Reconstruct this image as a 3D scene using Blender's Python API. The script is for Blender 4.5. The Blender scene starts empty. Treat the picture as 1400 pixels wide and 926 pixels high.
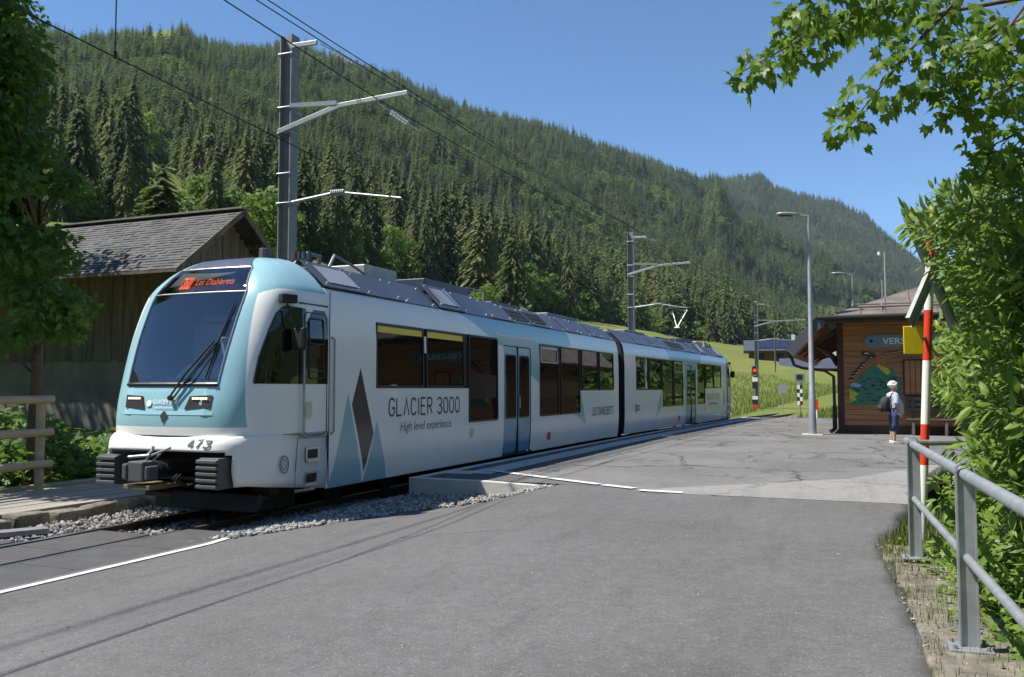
import bpy, bmesh, math, random
import numpy as np
from mathutils import Matrix, Vector
from mathutils.bvhtree import BVHTree
random.seed(7); rng = np.random.default_rng(7)
R = math.radians
sc = bpy.context.scene

# ------------------------------------------------------------------ camera, sky, sun, exposure
YAW = math.atan(498/1200.); PITCH = math.atan(68/1200.); EYE = 1.79
cam = bpy.data.cameras.new('camera'); cam_ob = bpy.data.objects.new('camera', cam)
sc.collection.objects.link(cam_ob); sc.camera = cam_ob
cam_ob.location = (0, 0, EYE); cam_ob.rotation_euler = (R(90)+PITCH, 0, YAW)
cam.sensor_width = 36; cam.lens = 36*1200/1400.; cam.clip_start = .05; cam.clip_end = 12000

SUN_DIR = Vector((-.86, -.50, 0)).normalized()          # horizontal direction towards the sun
SUN_EL = R(59)
world = bpy.data.worlds.new('World'); sc.world = world; world.use_nodes = True
wn = world.node_tree.nodes; wl = world.node_tree.links
sky = wn.new('ShaderNodeTexSky'); sky.sky_type = 'NISHITA'; sky.sun_disc = False
sky.sun_elevation = SUN_EL; sky.sun_rotation = math.atan2(SUN_DIR.x, SUN_DIR.y)
sky.altitude = 1100; sky.air_density = .85; sky.dust_density = .05; sky.ozone_density = 4.5
bg = wn['Background']; bg.inputs['Strength'].default_value = .089
tn = wn.new('ShaderNodeVectorMath'); tn.operation = 'MULTIPLY'; tn.inputs[1].default_value = (.75, .96, 1.03)   # clear mountain air, the same all over the sky
wl.new(sky.outputs[0], tn.inputs[0]); wl.new(tn.outputs[0], bg.inputs[0])
sl = bpy.data.lights.new('sun', 'SUN'); sl.energy = 4.3; sl.angle = R(.53); sl.color = (1, .94, .84)
so = bpy.data.objects.new('sun', sl); sc.collection.objects.link(so); so.location = (0, 0, 60)
to_sun = Vector((SUN_DIR.x*math.cos(SUN_EL), SUN_DIR.y*math.cos(SUN_EL), math.sin(SUN_EL)))
so.rotation_euler = to_sun.to_track_quat('Z', 'Y').to_euler()
sc.view_settings.view_transform = 'Standard'; sc.view_settings.look = 'None'
sc.view_settings.exposure = 0.97; sc.view_settings.gamma = 1
sc.cycles.max_bounces = 9; sc.cycles.diffuse_bounces = 5; sc.cycles.glossy_bounces = 3
sc.cycles.transparent_max_bounces = 10; sc.cycles.transmission_bounces = 4; sc.cycles.volume_bounces = 0
sc.cycles.caustics_reflective = False; sc.cycles.caustics_refractive = False
sc.cycles.sample_clamp_indirect = 4

# ------------------------------------------------------------------ helpers
FW0 = np.array([-math.sin(YAW), math.cos(YAW), 0]); RT = np.array([math.cos(YAW), math.sin(YAW), 0])
FW = FW0*math.cos(PITCH)+np.array([0, 0, math.sin(PITCH)]); UP = np.array([0, 0, math.cos(PITCH)])-FW0*math.sin(PITCH)
def ray(px, py): return FW+RT*(px-700)/1200.-UP*(py-463)/1200.
def at(px, py, D):
    d = ray(px, py); p = np.array([0, 0, EYE])+d*D/(d@FW0); return Vector(p)
def on_x(px, py, X): d = ray(px, py); return Vector(np.array([0, 0, EYE])+d*X/d[0])
def on_y(px, py, Y): d = ray(px, py); return Vector(np.array([0, 0, EYE])+d*Y/d[1])
def on_z(px, py, Z): d = ray(px, py); return Vector(np.array([0, 0, EYE])+d*(Z-EYE)/d[2])
def smooth(a, b, x): t = np.clip((x-a)/(b-a), 0, 1); return t*t*(3-2*t)

def world_of(o):
    if o is None: return Matrix()
    return world_of(o.parent) @ o.matrix_parent_inverse @ o.matrix_basis if o.parent else o.matrix_basis.copy()
def link(o, parent=None, keep=True):
    sc.collection.objects.link(o)
    if parent is not None:
        o.parent = parent
        if keep: o.matrix_parent_inverse = world_of(parent).inverted()
    return o
def tag(o, label=None, cat=None, group=None, kind=None):
    if label: o['label'] = label
    if cat: o['category'] = cat
    if group: o['group'] = group
    if kind: o['kind'] = kind
    return o
def thing(name, loc, label, cat, group=None, rz=0):
    o = bpy.data.objects.new(name, None); o.location = loc; o.rotation_euler = (0, 0, rz); o.empty_display_size = .1
    sc.collection.objects.link(o); return tag(o, label, cat, group)
def inst(name, mesh, parent, M=None):
    o = bpy.data.objects.new(name, mesh); link(o, parent)
    if M is not None: o.matrix_basis = M
    return o

class MB:
    def __init__(s): s.v = []; s.f = []; s.m = []; s.t = []; s.tint = 0.
    def add(s, vs, fs, m=0):
        n = len(s.v); s.v += [tuple(v) for v in vs]; s.t += [s.tint]*len(vs)
        for f in fs: s.f.append(tuple(i+n for i in f)); s.m.append(m)
        return s
    def box(s, x0, x1, y0, y1, z0, z1, m=0):
        return s.add([(x0,y0,z0),(x1,y0,z0),(x1,y1,z0),(x0,y1,z0),(x0,y0,z1),(x1,y0,z1),(x1,y1,z1),(x0,y1,z1)],
            [(0,3,2,1),(4,5,6,7),(0,1,5,4),(1,2,6,5),(2,3,7,6),(3,0,4,7)], m)
    def bar(s, a, b, w, h, m=0, up=(0,0,1)):           # box from a to b, w across, h along 'up'
        a = Vector(a); b = Vector(b); d = (b-a).normalized(); u = Vector(up)
        x = d.cross(u)
        if x.length < 1e-4: x = Vector((1,0,0))
        x.normalize(); u = x.cross(d).normalized(); x = x*w/2; u = u*h/2
        return s.add([a-x-u, a+x-u, a+x+u, a-x+u, b-x-u, b+x-u, b+x+u, b-x+u],
            [(0,1,2,3),(7,6,5,4),(0,4,5,1),(1,5,6,2),(2,6,7,3),(3,7,4,0)], m)
    def prism(s, poly, off, m=0):
        off = Vector(off); n = len(poly); P = [Vector(p) for p in poly]
        return s.add(P+[p+off for p in P], [tuple(range(n)), tuple(range(2*n-1, n-1, -1))]+[(i, i+n, (i+1)%n+n, (i+1)%n) for i in range(n)], m)
    def poly(s, P, m=0): return s.add(P, [tuple(range(len(P)))], m)
    def tube(s, pts, r, n=8, m=0, cap=True):
        pts = [Vector(p) for p in pts]; k = len(pts); rr = r if hasattr(r, '__len__') else [r]*k
        base = len(s.v); prev = None; vs = []
        for i, p in enumerate(pts):
            d = (pts[min(i+1, k-1)]-pts[max(i-1, 0)]).normalized()
            if prev is None:
                a = d.orthogonal().normalized()
            else:
                a = (prev-d*prev.dot(d))
                a = a.normalized() if a.length > 1e-6 else d.orthogonal().normalized()
            prev = a; b = d.cross(a)
            for j in range(n):
                t = 2*math.pi*j/n; vs.append(p+(a*math.cos(t)+b*math.sin(t))*rr[i])
        fs = [(i*n+j, i*n+(j+1)%n, (i+1)*n+(j+1)%n, (i+1)*n+j) for i in range(k-1) for j in range(n)]
        if cap: fs += [tuple(range(n-1, -1, -1)), tuple((k-1)*n+j for j in range(n))]
        return s.add(vs, fs, m)
    def ring(s, path, r, n=8, m=0): return s.tube(list(path)+[path[0]], r, n, m, False)
    def loft(s, rings, m=0, cap=True):                    # rings: lists of equally many points
        n = len(rings[0]); vs = [p for r in rings for p in r]
        fs = [(i*n+j, i*n+(j+1)%n, (i+1)*n+(j+1)%n, (i+1)*n+j) for i in range(len(rings)-1) for j in range(n)]
        if cap: fs += [tuple(range(n-1, -1, -1)), tuple((len(rings)-1)*n+j for j in range(n))]
        return s.add(vs, fs, m)
    def mesh(s, name, mats, smooth=False, xf=None, tint=False):
        me = bpy.data.meshes.new(name)
        v = [tuple(xf @ Vector(p)) for p in s.v] if xf is not None else s.v
        me.from_pydata(v, [], s.f)
        for mt in (mats if isinstance(mats, (list, tuple)) else [mats]): me.materials.append(mt)
        if any(s.m): me.polygons.foreach_set('material_index', s.m)
        if smooth: me.polygons.foreach_set('use_smooth', [True]*len(s.f))
        if tint:
            at_ = me.attributes.new('tint', 'FLOAT', 'POINT'); at_.data.foreach_set('value', s.t)
        if xf is not None and xf.determinant() < 0: me.flip_normals()
        me.update(); return me
    def build(s, name, mats, parent=None, smooth=False, xf=None, bevel=0, pc=False, tint=False, solid=0, auto=0):
        me = s.mesh(name, mats, smooth, xf, tint)
        if pc:
            a = me.attributes.new('pc', 'FLOAT_VECTOR', 'POINT'); a.data.foreach_set('vector', [c for p in s.v for c in p])
        o = bpy.data.objects.new(name, me); link(o, parent)
        if solid:
            d = o.modifiers.new('s', 'SOLIDIFY'); d.thickness = solid; d.offset = -1
        if bevel:
            d = o.modifiers.new('b', 'BEVEL'); d.width = bevel; d.segments = 2; d.limit_method = 'ANGLE'; d.angle_limit = R(40)
        if auto: auto_smooth(me, auto)
        return o
def auto_smooth(me, ang):
    bm = bmesh.new(); bm.from_mesh(me)
    bmesh.ops.recalc_face_normals(bm, faces=bm.faces)
    for e in bm.edges:
        if len(e.link_faces) == 2 and e.calc_face_angle(0) > R(ang): e.smooth = False
    for f in bm.faces: f.smooth = True
    bm.to_mesh(me); bm.free()

# ------------------------------------------------------------------ materials
def new_mat(name):
    m = bpy.data.materials.new(name); m.use_nodes = True
    nt = m.node_tree; return m, nt, nt.nodes['Principled BSDF']
def mat(name, col, rough=.6, metal=0., var=0., vs=4., bump=0., bs=40., spec=.5, coat=0., emit=None, detail=4., stretch=None):
    m, nt, b = new_mat(name); N = nt.nodes; L = nt.links
    b.inputs['Roughness'].default_value = rough; b.inputs['Metallic'].default_value = metal
    b.inputs['Specular IOR Level'].default_value = spec; b.inputs['Coat Weight'].default_value = coat
    b.inputs['Coat Roughness'].default_value = .05
    b.inputs['Base Color'].default_value = (*col, 1)
    if emit: b.inputs['Emission Color'].default_value = (*emit[0], 1); b.inputs['Emission Strength'].default_value = emit[1]
    if var or bump:
        tc = N.new('ShaderNodeTexCoord'); src = tc.outputs['Object']
        if stretch:
            mp = N.new('ShaderNodeMapping'); mp.inputs['Scale'].default_value = stretch; L.new(src, mp.inputs[0]); src = mp.outputs[0]
    if var:
        n1 = N.new('ShaderNodeTexNoise'); n1.inputs['Scale'].default_value = vs; n1.inputs['Detail'].default_value = detail
        n1.inputs['Roughness'].default_value = .65; L.new(src, n1.inputs['Vector'])
        rp = N.new('ShaderNodeMapRange'); rp.inputs[1].default_value = .28; rp.inputs[2].default_value = .72
        rp.inputs[3].default_value = 1-var; rp.inputs[4].default_value = 1+var; L.new(n1.outputs['Fac'], rp.inputs[0])
        mx = N.new('ShaderNodeVectorMath'); mx.operation = 'SCALE'; mx.inputs[0].default_value = col
        L.new(rp.outputs[0], mx.inputs['Scale']); L.new(mx.outputs[0], b.inputs['Base Color'])
    if bump:
        n2 = N.new('ShaderNodeTexNoise'); n2.inputs['Scale'].default_value = bs; n2.inputs['Detail'].default_value = 5
        L.new(src, n2.inputs['Vector'])
        bp = N.new('ShaderNodeBump'); bp.inputs['Strength'].default_value = bump; bp.inputs['Distance'].default_value = .02
        L.new(n2.outputs['Fac'], bp.inputs['Height']); L.new(bp.outputs[0], b.inputs['Normal'])
    return m
class NG:                                                   # tiny node-building helper
    def __init__(s, nt): s.nt = nt; s.N = nt.nodes; s.L = nt.links
    def put(s, sock, v):
        if isinstance(v, bpy.types.NodeSocket): s.L.new(v, sock)
        else: sock.default_value = v
    def math(s, op, a, b=0., c=None):
        n = s.N.new('ShaderNodeMath'); n.operation = op; s.put(n.inputs[0], a); s.put(n.inputs[1], b)
        if c is not None: s.put(n.inputs[2], c)
        return n.outputs[0]
    def mix(s, f, a, b):
        n = s.N.new('ShaderNodeMix'); n.data_type = 'RGBA'; s.put(n.inputs[0], f)
        s.put(n.inputs[6], a if isinstance(a, bpy.types.NodeSocket) else (*a, 1)); s.put(n.inputs[7], b if isinstance(b, bpy.types.NodeSocket) else (*b, 1))
        return n.outputs[2]
    def dot(s, v, w):
        n = s.N.new('ShaderNodeVectorMath'); n.operation = 'DOT_PRODUCT'; s.put(n.inputs[0], v); n.inputs[1].default_value = w; return n.outputs['Value']
    def noise(s, v, scale, detail=4., rough=.6, dist=0.):
        n = s.N.new('ShaderNodeTexNoise'); n.inputs['Scale'].default_value = scale; n.inputs['Detail'].default_value = detail
        n.inputs['Roughness'].default_value = rough; n.inputs['Distortion'].default_value = dist; s.put(n.inputs['Vector'], v); return n.outputs['Fac']
    def rng(s, v, a, b, c=0., d=1.):
        n = s.N.new('ShaderNodeMapRange'); s.put(n.inputs[0], v)
        for i, x in enumerate((a, b, c, d)): n.inputs[i+1].default_value = x
        return n.outputs[0]
    def obj(s): return s.N.new('ShaderNodeTexCoord').outputs['Object']
    def attr(s, name): n = s.N.new('ShaderNodeAttribute'); n.attribute_name = name; return n
    def convex(s, v, poly, ax=(1, 2), soft=.004):           # mask of a convex polygon given in two of the coordinates of v
        cx = sum(p[0] for p in poly)/len(poly); cy = sum(p[1] for p in poly)/len(poly); out = None
        for i in range(len(poly)):
            (x0, y0), (x1, y1) = poly[i], poly[(i+1) % len(poly)]
            nx, ny = y0-y1, x1-x0; l = math.hypot(nx, ny)
            if l < 1e-6: continue
            nx /= l; ny /= l; c = -(nx*x0+ny*y0)
            if nx*cx+ny*cy+c < 0: nx, ny, c = -nx, -ny, -c
            w = [0, 0, 0]; w[ax[0]] = nx; w[ax[1]] = ny
            d = s.math('ADD', s.dot(v, w), c)
            out = d if out is None else s.math('MINIMUM', out, d)
        return s.rng(out, -soft, soft)
    def bump(s, h, strength, dist, bsdf):
        n = s.N.new('ShaderNodeBump'); n.inputs['Strength'].default_value = strength; n.inputs['Distance'].default_value = dist
        s.put(n.inputs['Height'], h); s.L.new(n.outputs[0], bsdf.inputs['Normal'])

def asphalt(name, col, speck=.35, cracks=0., patch=.18):
    m, nt, b = new_mat(name); g = NG(nt); o = g.obj()
    f = g.noise(o, 55., 7., .85); p = g.noise(o, .45, 5., .6); q = g.noise(o, 7., 3., .6)
    v = g.math('MULTIPLY', g.rng(f, .3, .7, 1-speck, 1+speck), g.rng(p, .3, .7, 1-patch, 1+patch))
    v = g.math('MULTIPLY', v, g.rng(q, .3, .7, .90, 1.10))
    q2 = g.noise(o, 28., 4., .8); v = g.math('MULTIPLY', v, g.rng(q2, .3, .7, .88, 1.12))
    st = g.N.new('ShaderNodeMapping'); st.inputs['Scale'].default_value = (2.2, .35, 1.); st.inputs['Rotation'].default_value = (0, 0, .35); g.put(st.inputs[0], o)
    v = g.math('MULTIPLY', v, g.rng(g.noise(st.outputs[0], .8, 6., .7, .6), .52, .72, 1.0, .80))
    n = g.N.new('ShaderNodeVectorMath'); n.operation = 'SCALE'; n.inputs[0].default_value = col; g.put(n.inputs['Scale'], v)
    c = n.outputs[0]
    # pale grains of aggregate
    vo = g.N.new('ShaderNodeTexVoronoi'); vo.inputs['Scale'].default_value = 42.; g.put(vo.inputs['Vector'], o)
    gr = g.math('MULTIPLY', g.rng(vo.outputs['Distance'], .24, .12), g.rng(g.noise(o, 23., 2.), .48, .60))
    c = g.mix(g.math('MULTIPLY', gr, .7), c, (.40, .39, .37))
    if cracks:
        wv = g.N.new('ShaderNodeVectorMath'); wv.operation = 'ADD'; g.put(wv.inputs[0], o)
        nn = g.N.new('ShaderNodeTexNoise'); nn.inputs['Scale'].default_value = 1.1; nn.inputs['Detail'].default_value = 7.; nn.inputs['Roughness'].default_value = .7; g.put(nn.inputs['Vector'], o)
        sc_ = g.N.new('ShaderNodeVectorMath'); sc_.operation = 'SCALE'; g.put(sc_.inputs[0], nn.outputs['Color']); sc_.inputs['Scale'].default_value = 1.3
        g.put(wv.inputs[1], sc_.outputs[0])
        k = None
        for scale, wd, th in ((.27, .013, (.36, .46)), (.9, .03, (.50, .58))):
            ve = g.N.new('ShaderNodeTexVoronoi'); ve.feature = 'DISTANCE_TO_EDGE'; ve.inputs['Scale'].default_value = scale; g.put(ve.inputs['Vector'], wv.outputs[0])
            e = g.math('MULTIPLY', g.rng(ve.outputs['Distance'], wd, wd*.3), g.rng(g.noise(o, .33, 3.), *th))
            k = e if k is None else g.math('MAXIMUM', k, e)
        c = g.mix(g.math('MULTIPLY', k, cracks), c, (.035, .035, .033))
    g.put(b.inputs['Base Color'], c); b.inputs['Roughness'].default_value = .88; b.inputs['Specular IOR Level'].default_value = .3
    g.bump(f, .35, .006, b)
    return m
def leaf_mat(name, c0, c1, trans=.45, rough=.5, use='tint', objrand=True):
    m, nt, b = new_mat(name); g = NG(nt)
    v = g.attr('tint').outputs['Fac'] if use == 'tint' else g.N.new('ShaderNodeObjectInfo').outputs['Random']
    if use == 'both':
        v = g.math('ADD', g.math('MULTIPLY', g.attr('tint').outputs['Fac'], .28), g.math('MULTIPLY', g.N.new('ShaderNodeObjectInfo').outputs['Random'], .72))
    col = g.mix(v, c0, c1)
    if use == 'both':
        rnd = g.N.new('ShaderNodeObjectInfo').outputs['Random']; h = g.math('FRACT', g.math('MULTIPLY', rnd, 17.3))
        col = g.mix(g.rng(h, .55, 1., 0., .55), col, tuple(x*y for x, y in zip(c0, (.72, .92, 1.15))))
        col = g.mix(g.rng(h, .035, .03, 0., .6), col, (.17, .12, .07))
    g.put(b.inputs['Base Color'], col); b.inputs['Roughness'].default_value = rough
    b.inputs['Specular IOR Level'].default_value = .35
    if trans:
        t = g.N.new('ShaderNodeBsdfTranslucent'); g.put(t.inputs[0], g.mix(.35, col, (.22, .34, .03)))
        x = g.N.new('ShaderNodeMixShader'); x.inputs[0].default_value = trans
        g.L.new(b.outputs[0], x.inputs[1]); g.L.new(t.outputs[0], x.inputs[2])
        g.L.new(x.outputs[0], g.N['Material Output'].inputs[0])
    return m

M = {}
M['galv'] = mat('galvanised_steel', (.36, .38, .40), .5, .55, .18, 7)
M['galv_dark'] = mat('weathered_galvanised_steel', (.24, .25, .26), .55, .4, .2, 5)
M['rail'] = mat('rail_steel', (.09, .065, .05), .6, .5, .3, 8)
M['railtop'] = mat('polished_rail_head', (.45, .45, .46), .3, .9)
M['concrete'] = mat('pale_concrete', (.50, .50, .47), .85, 0, .14, 3, .3, 60)
M['old_concrete'] = mat('old_concrete', (.16, .155, .145), .9, 0, .35, 1.1, .5, 20)
M['stone'] = mat('mossy_stone', (.15, .135, .105), .95, 0, .6, 5, 1., 12)
M['white_line'] = mat('worn_white_paint', (.56, .56, .54), .8, 0, .2, 14)
M['black'] = mat('black_rubber', (.012, .012, .013), .6)
M['under'] = mat('dark_underframe', (.018, .018, .02), .7, .1, .3, 6)
M['grey_plastic'] = mat('grey_plastic', (.085, .090, .098), .45, 0, .12, 12)
M['dark_metal'] = mat('dark_metal', (.035, .037, .042), .5, .4)
M['silver'] = mat('brushed_metal', (.52, .53, .54), .35, .8)
M['wire'] = mat('overhead_wire', (.02, .02, .02), .6, .3)
M['red'] = mat('red_paint', (.62, .045, .02), .45, 0, .1, 10)
M['white'] = mat('white_paint', (.76, .76, .74), .5, 0, .06, 10)
M['yellow'] = mat('yellow_paint', (.82, .62, .02), .5, 0, .1, 8)
# ------------------------------------------------------------------ terrain: polar height field round the valley floor
PXT = [-300, 0, 100, 200, 300, 400, 500, 600, 700, 800, 900, 1000, 1100, 1200, 1300, 1500]
DF = [120, 150, 155, 160, 165, 170, 190, 215, 250, 320, 380, 430, 520, 600, 700, 400]
YF = [290, 297, 302, 308, 322, 346, 374, 398, 420, 440, 458, 478, 497, 507, 510, 500]
DS = [300, 320, 320, 300, 330, 340, 360, 390, 430, 480, 540, 620, 750, 800, 900, 600]
YS = [190, 195, 210, 215, 250, 300, 322, 345, 372, 400, 422, 442, 462, 475, 480, 480]
PXM = [-300, 850, 950, 1000, 1050, 1100, 1200, 1300, 1500]
YM = [0, 0, 0, 288, 322, 355, 415, 440, 460]             # crest of the nearer shoulder (0: none)
PXR = [-300, 0, 35, 100, 150, 180, 200, 222, 240, 258, 300, 385, 450, 500, 540, 600, 650, 700, 750, 800, 850, 900, 950, 975, 1010, 1045, 1060, 1100, 1150, 1190, 1210, 1260, 1320, 1400, 1600]
YR = [60, 45, 39, 41, 36, 30, 17, 14, 18, 37, 49, 51, 69, 83, 93, 121, 143, 153, 166, 183, 196, 214, 236, 243, 233, 231, 246, 259, 269, 286, 306, 345, 385, 415, 430]
DRP = [-300, 400, 600, 800, 950, 985, 1100, 1600]; DR = [1400, 1550, 1700, 1950, 2200, 2900, 3100, 3200]
def az_of(px): return np.arctan((np.asarray(px, float)-700)/1200.)
def nz(x, y, s, k):
    a = np.sin(x*s+1.7*k)*np.cos(y*s*1.13+k)+.5*np.sin(x*s*2.3-y*s*1.7+2.1*k)+.25*np.cos(x*s*4.7+y*s*5.1+k*.7)
    return a/1.6
def tables(az):
    az = np.asarray(az, float); pxc = 700+1200*np.tan(np.clip(az, -1.0, 1.0)); ca = np.cos(np.clip(az, -1.0, 1.0))
    i = lambda P, V: np.interp(pxc, P, V)
    df = i(PXT, DF)/ca; tf = (531-i(PXT, YF))/1200*ca; ds = i(PXT, DS)/ca; ts = (531-i(PXT, YS))/1200*ca
    dr = i(DRP, DR)/ca; tr = (531-(i(PXR, YR)+21*1200/i(DRP, DR)))/1200*ca
    ym = i(PXM, YM); wm = smooth(960, 1010, pxc)
    dm = 1650/ca; tm = (531-np.maximum(ym, 1))/1200*ca
    # far from the picture the valley goes on with even slopes
    w = smooth(R(48), R(75), np.abs(az))
    df = df*(1-w)+260*w; tf = tf*(1-w)+.03*w; ds = ds*(1-w)+600*w; ts = ts*(1-w)+.13*w; dr = dr*(1-w)+1500*w; tr = tr*(1-w)+.33*w
    wm = wm*(1-w)
    return df, tf, ds, ts, dm, tm, wm, dr, tr
def terrain(az, r):
    az = np.asarray(az, float); r = np.asarray(r, float)
    df, tf, ds, ts, dm, tm, wm, dr, tr = tables(az)
    th = YAW-az; s_ = np.sin(th)
    rn = np.where(s_ > .2, 11.6/np.maximum(s_, .2), 58.); rn = np.minimum(rn, 58.)
    w = smooth(R(48), R(75), np.abs(az)); rn = np.where(th < 0, 58., rn)
    zf = tf*df+EYE; zs = ts*ds+EYE; zr = tr*dr+EYE
    z0 = -.42
    x = r*np.sin(az-YAW); y = r*np.cos(az-YAW)
    t = np.clip((r-rn)/np.maximum(df-rn, 1), 0, 1)
    ex = 1.0+.35*(1-smooth(R(-4), R(12), az))
    z = z0+(zf-z0)*t**ex
    z = np.where(r > df, zf+(zs-zf)*smooth(0, 1, (r-df)/(ds-df)*.55+.0)/smooth(0, 1, .55), z)
    db = ds*1.45
    z = np.where(r > ds, zs+(ts*db*1.0+EYE-zs)*np.clip((r-ds)/(db-ds), 0, 1)*.55, z)
    zb = zs+(ts*db+EYE-zs)*.55
    zl = zb+(zr-zb)*np.clip((r-db)/np.maximum(dr-db, 1), 0, 1)**.94
    # nearer shoulder with its own crest
    zm = tm*dm+EYE
    a = zb+(zm-zb)*np.clip((r-db)/np.maximum(dm-db, 1), 0, 1)
    dmb = dm*1.25
    b_ = np.where(r > dm, zm*(1-.06*np.clip((r-dm)/(dmb-dm), 0, 1)), a)
    b_ = np.where(r > dmb, zm*.94+(zr-zm*.94)*np.clip((r-dmb)/np.maximum(dr-dmb, 1), 0, 1), b_)
    far = zl*(1-wm)+b_*wm
    z = np.where(r > db, far, z)
    z = np.where(r > dr, zr-(r-dr)*.25, z)
    amp = smooth(250, 900, r)*(1-smooth(dr*.86, dr*.99, r))*26*np.clip(r/1500, 0, 1.2)+smooth(180, 320, r)*2.5
    z = z+amp*nz(x, y, .0095, 1.)+.4*amp*nz(x, y, .031, 2.)
    z = z+smooth(14, 60, np.where(s_ > .1, r-rn+14, 0))*.5*nz(x, y, .11, 3.)*(r < 400)
    z = z+2.6*np.exp(-((x+13)**2+(y-148)**2)/(2*30.**2))
    return np.maximum(z, -3.)
def to_polar(x, y):
    r = np.hypot(x, y); return np.arctan2(x, y)+YAW, r
def gz_terrain(x, y):
    a, r = to_polar(np.asarray(x, float), np.asarray(y, float)); a = (a+math.pi) % (2*math.pi)-math.pi
    return terrain(a, r)
def pix(x, y, z):
    dx = np.stack([x, y, np.asarray(z)-EYE], -1); d = dx@FW
    return 700+1200*(dx@RT)/d, 463-1200*(dx@UP)/d
def clearing(px, py, r):                                   # open grass among the forest
    c = ((np.abs(px-(208+.22*(py-215))) < np.where(r < 235, 44, 34)+6*np.sin(py*.05)) & (py > 165) & (py < 350) & (r < 430))
    c |= (np.hypot((px-220)/34, (py-38)/27) < 1) & (r > 1000)
    c |= (np.abs(px-1140) < 27) & (py > 408+.10*np.abs(px-1128)) & (py < 448) & (r > 420) & (r < 1500)
    return c
azs = np.concatenate([np.linspace(-180, -62, 40)[:-1], np.linspace(-62, 62, 330), np.linspace(62, 180, 40)[1:-1]])*math.pi/180
rs = np.concatenate([[0.6], np.linspace(3, 60, 30), np.geomspace(62, 420, 60), np.geomspace(430, 4200, 90)])
A, RR = np.meshgrid(azs, rs); Z = terrain(A, RR)
X = RR*np.sin(A-YAW); Y = RR*np.cos(A-YAW)
# the stream bank right of the road wall falls away
Z = np.where((X > .55) & (X < 14) & (Y < 24) & (RR < 45), Z-1.1*smooth(.6, 3., X)*(1-smooth(19, 24, Y)), Z)
na, nr = len(azs), len(rs)
V = np.stack([X, Y, Z], -1).reshape(-1, 3)
idx = np.arange(na*nr).reshape(nr, na)
fc = np.stack([idx[:-1, :], np.roll(idx, -1, 1)[:-1, :], np.roll(idx, -1, 1)[1:, :], idx[1:, :]], -1).reshape(-1, 4)
me = bpy.data.meshes.new('terrain'); me.from_pydata(V.tolist(), [], fc.tolist())
px_, py_ = pix(V[:, 0], V[:, 1], V[:, 2]); rr_ = np.hypot(V[:, 0], V[:, 1])
dfv = tables(A.reshape(-1))[0]
fw = smooth(-8, 14, rr_-dfv)*(1-.97*clearing(px_, py_, rr_))
a_ = me.attributes.new('forest', 'FLOAT', 'POINT'); a_.data.foreach_set('value', fw)
me.polygons.foreach_set('use_smooth', [True]*len(me.polygons))
m, nt, b = new_mat('meadow_and_forest_floor'); g = NG(nt); o_ = g.obj()
gcol = g.mix(g.rng(g.noise(o_, .05, 5., .7), .35, .65), (.105, .150, .030), (.165, .175, .050))
gcol = g.mix(g.rng(g.noise(o_, .6, 4., .7), .4, .75, 0, .6), gcol, (.07, .125, .022))
gcol = g.mix(g.rng(g.noise(o_, 9., 3., .7), .35, .7, 0, .45), gcol, (.20, .20, .075))
fcol = g.mix(g.rng(g.noise(o_, .12, 5., .7), .3, .7), (.016, .028, .010), (.040, .060, .018))
g.put(b.inputs['Base Color'], g.mix(g.attr('forest').outputs['Fac'], gcol, fcol)); b.inputs['Roughness'].default_value = .95
b.inputs['Specular IOR Level'].default_value = .1; g.bump(g.noise(o_, 3., 6., .75), .6, .12, b)
me.materials.append(m)
terr = bpy.data.objects.new('terrain', me); link(terr); tag(terr, kind='structure')

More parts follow.
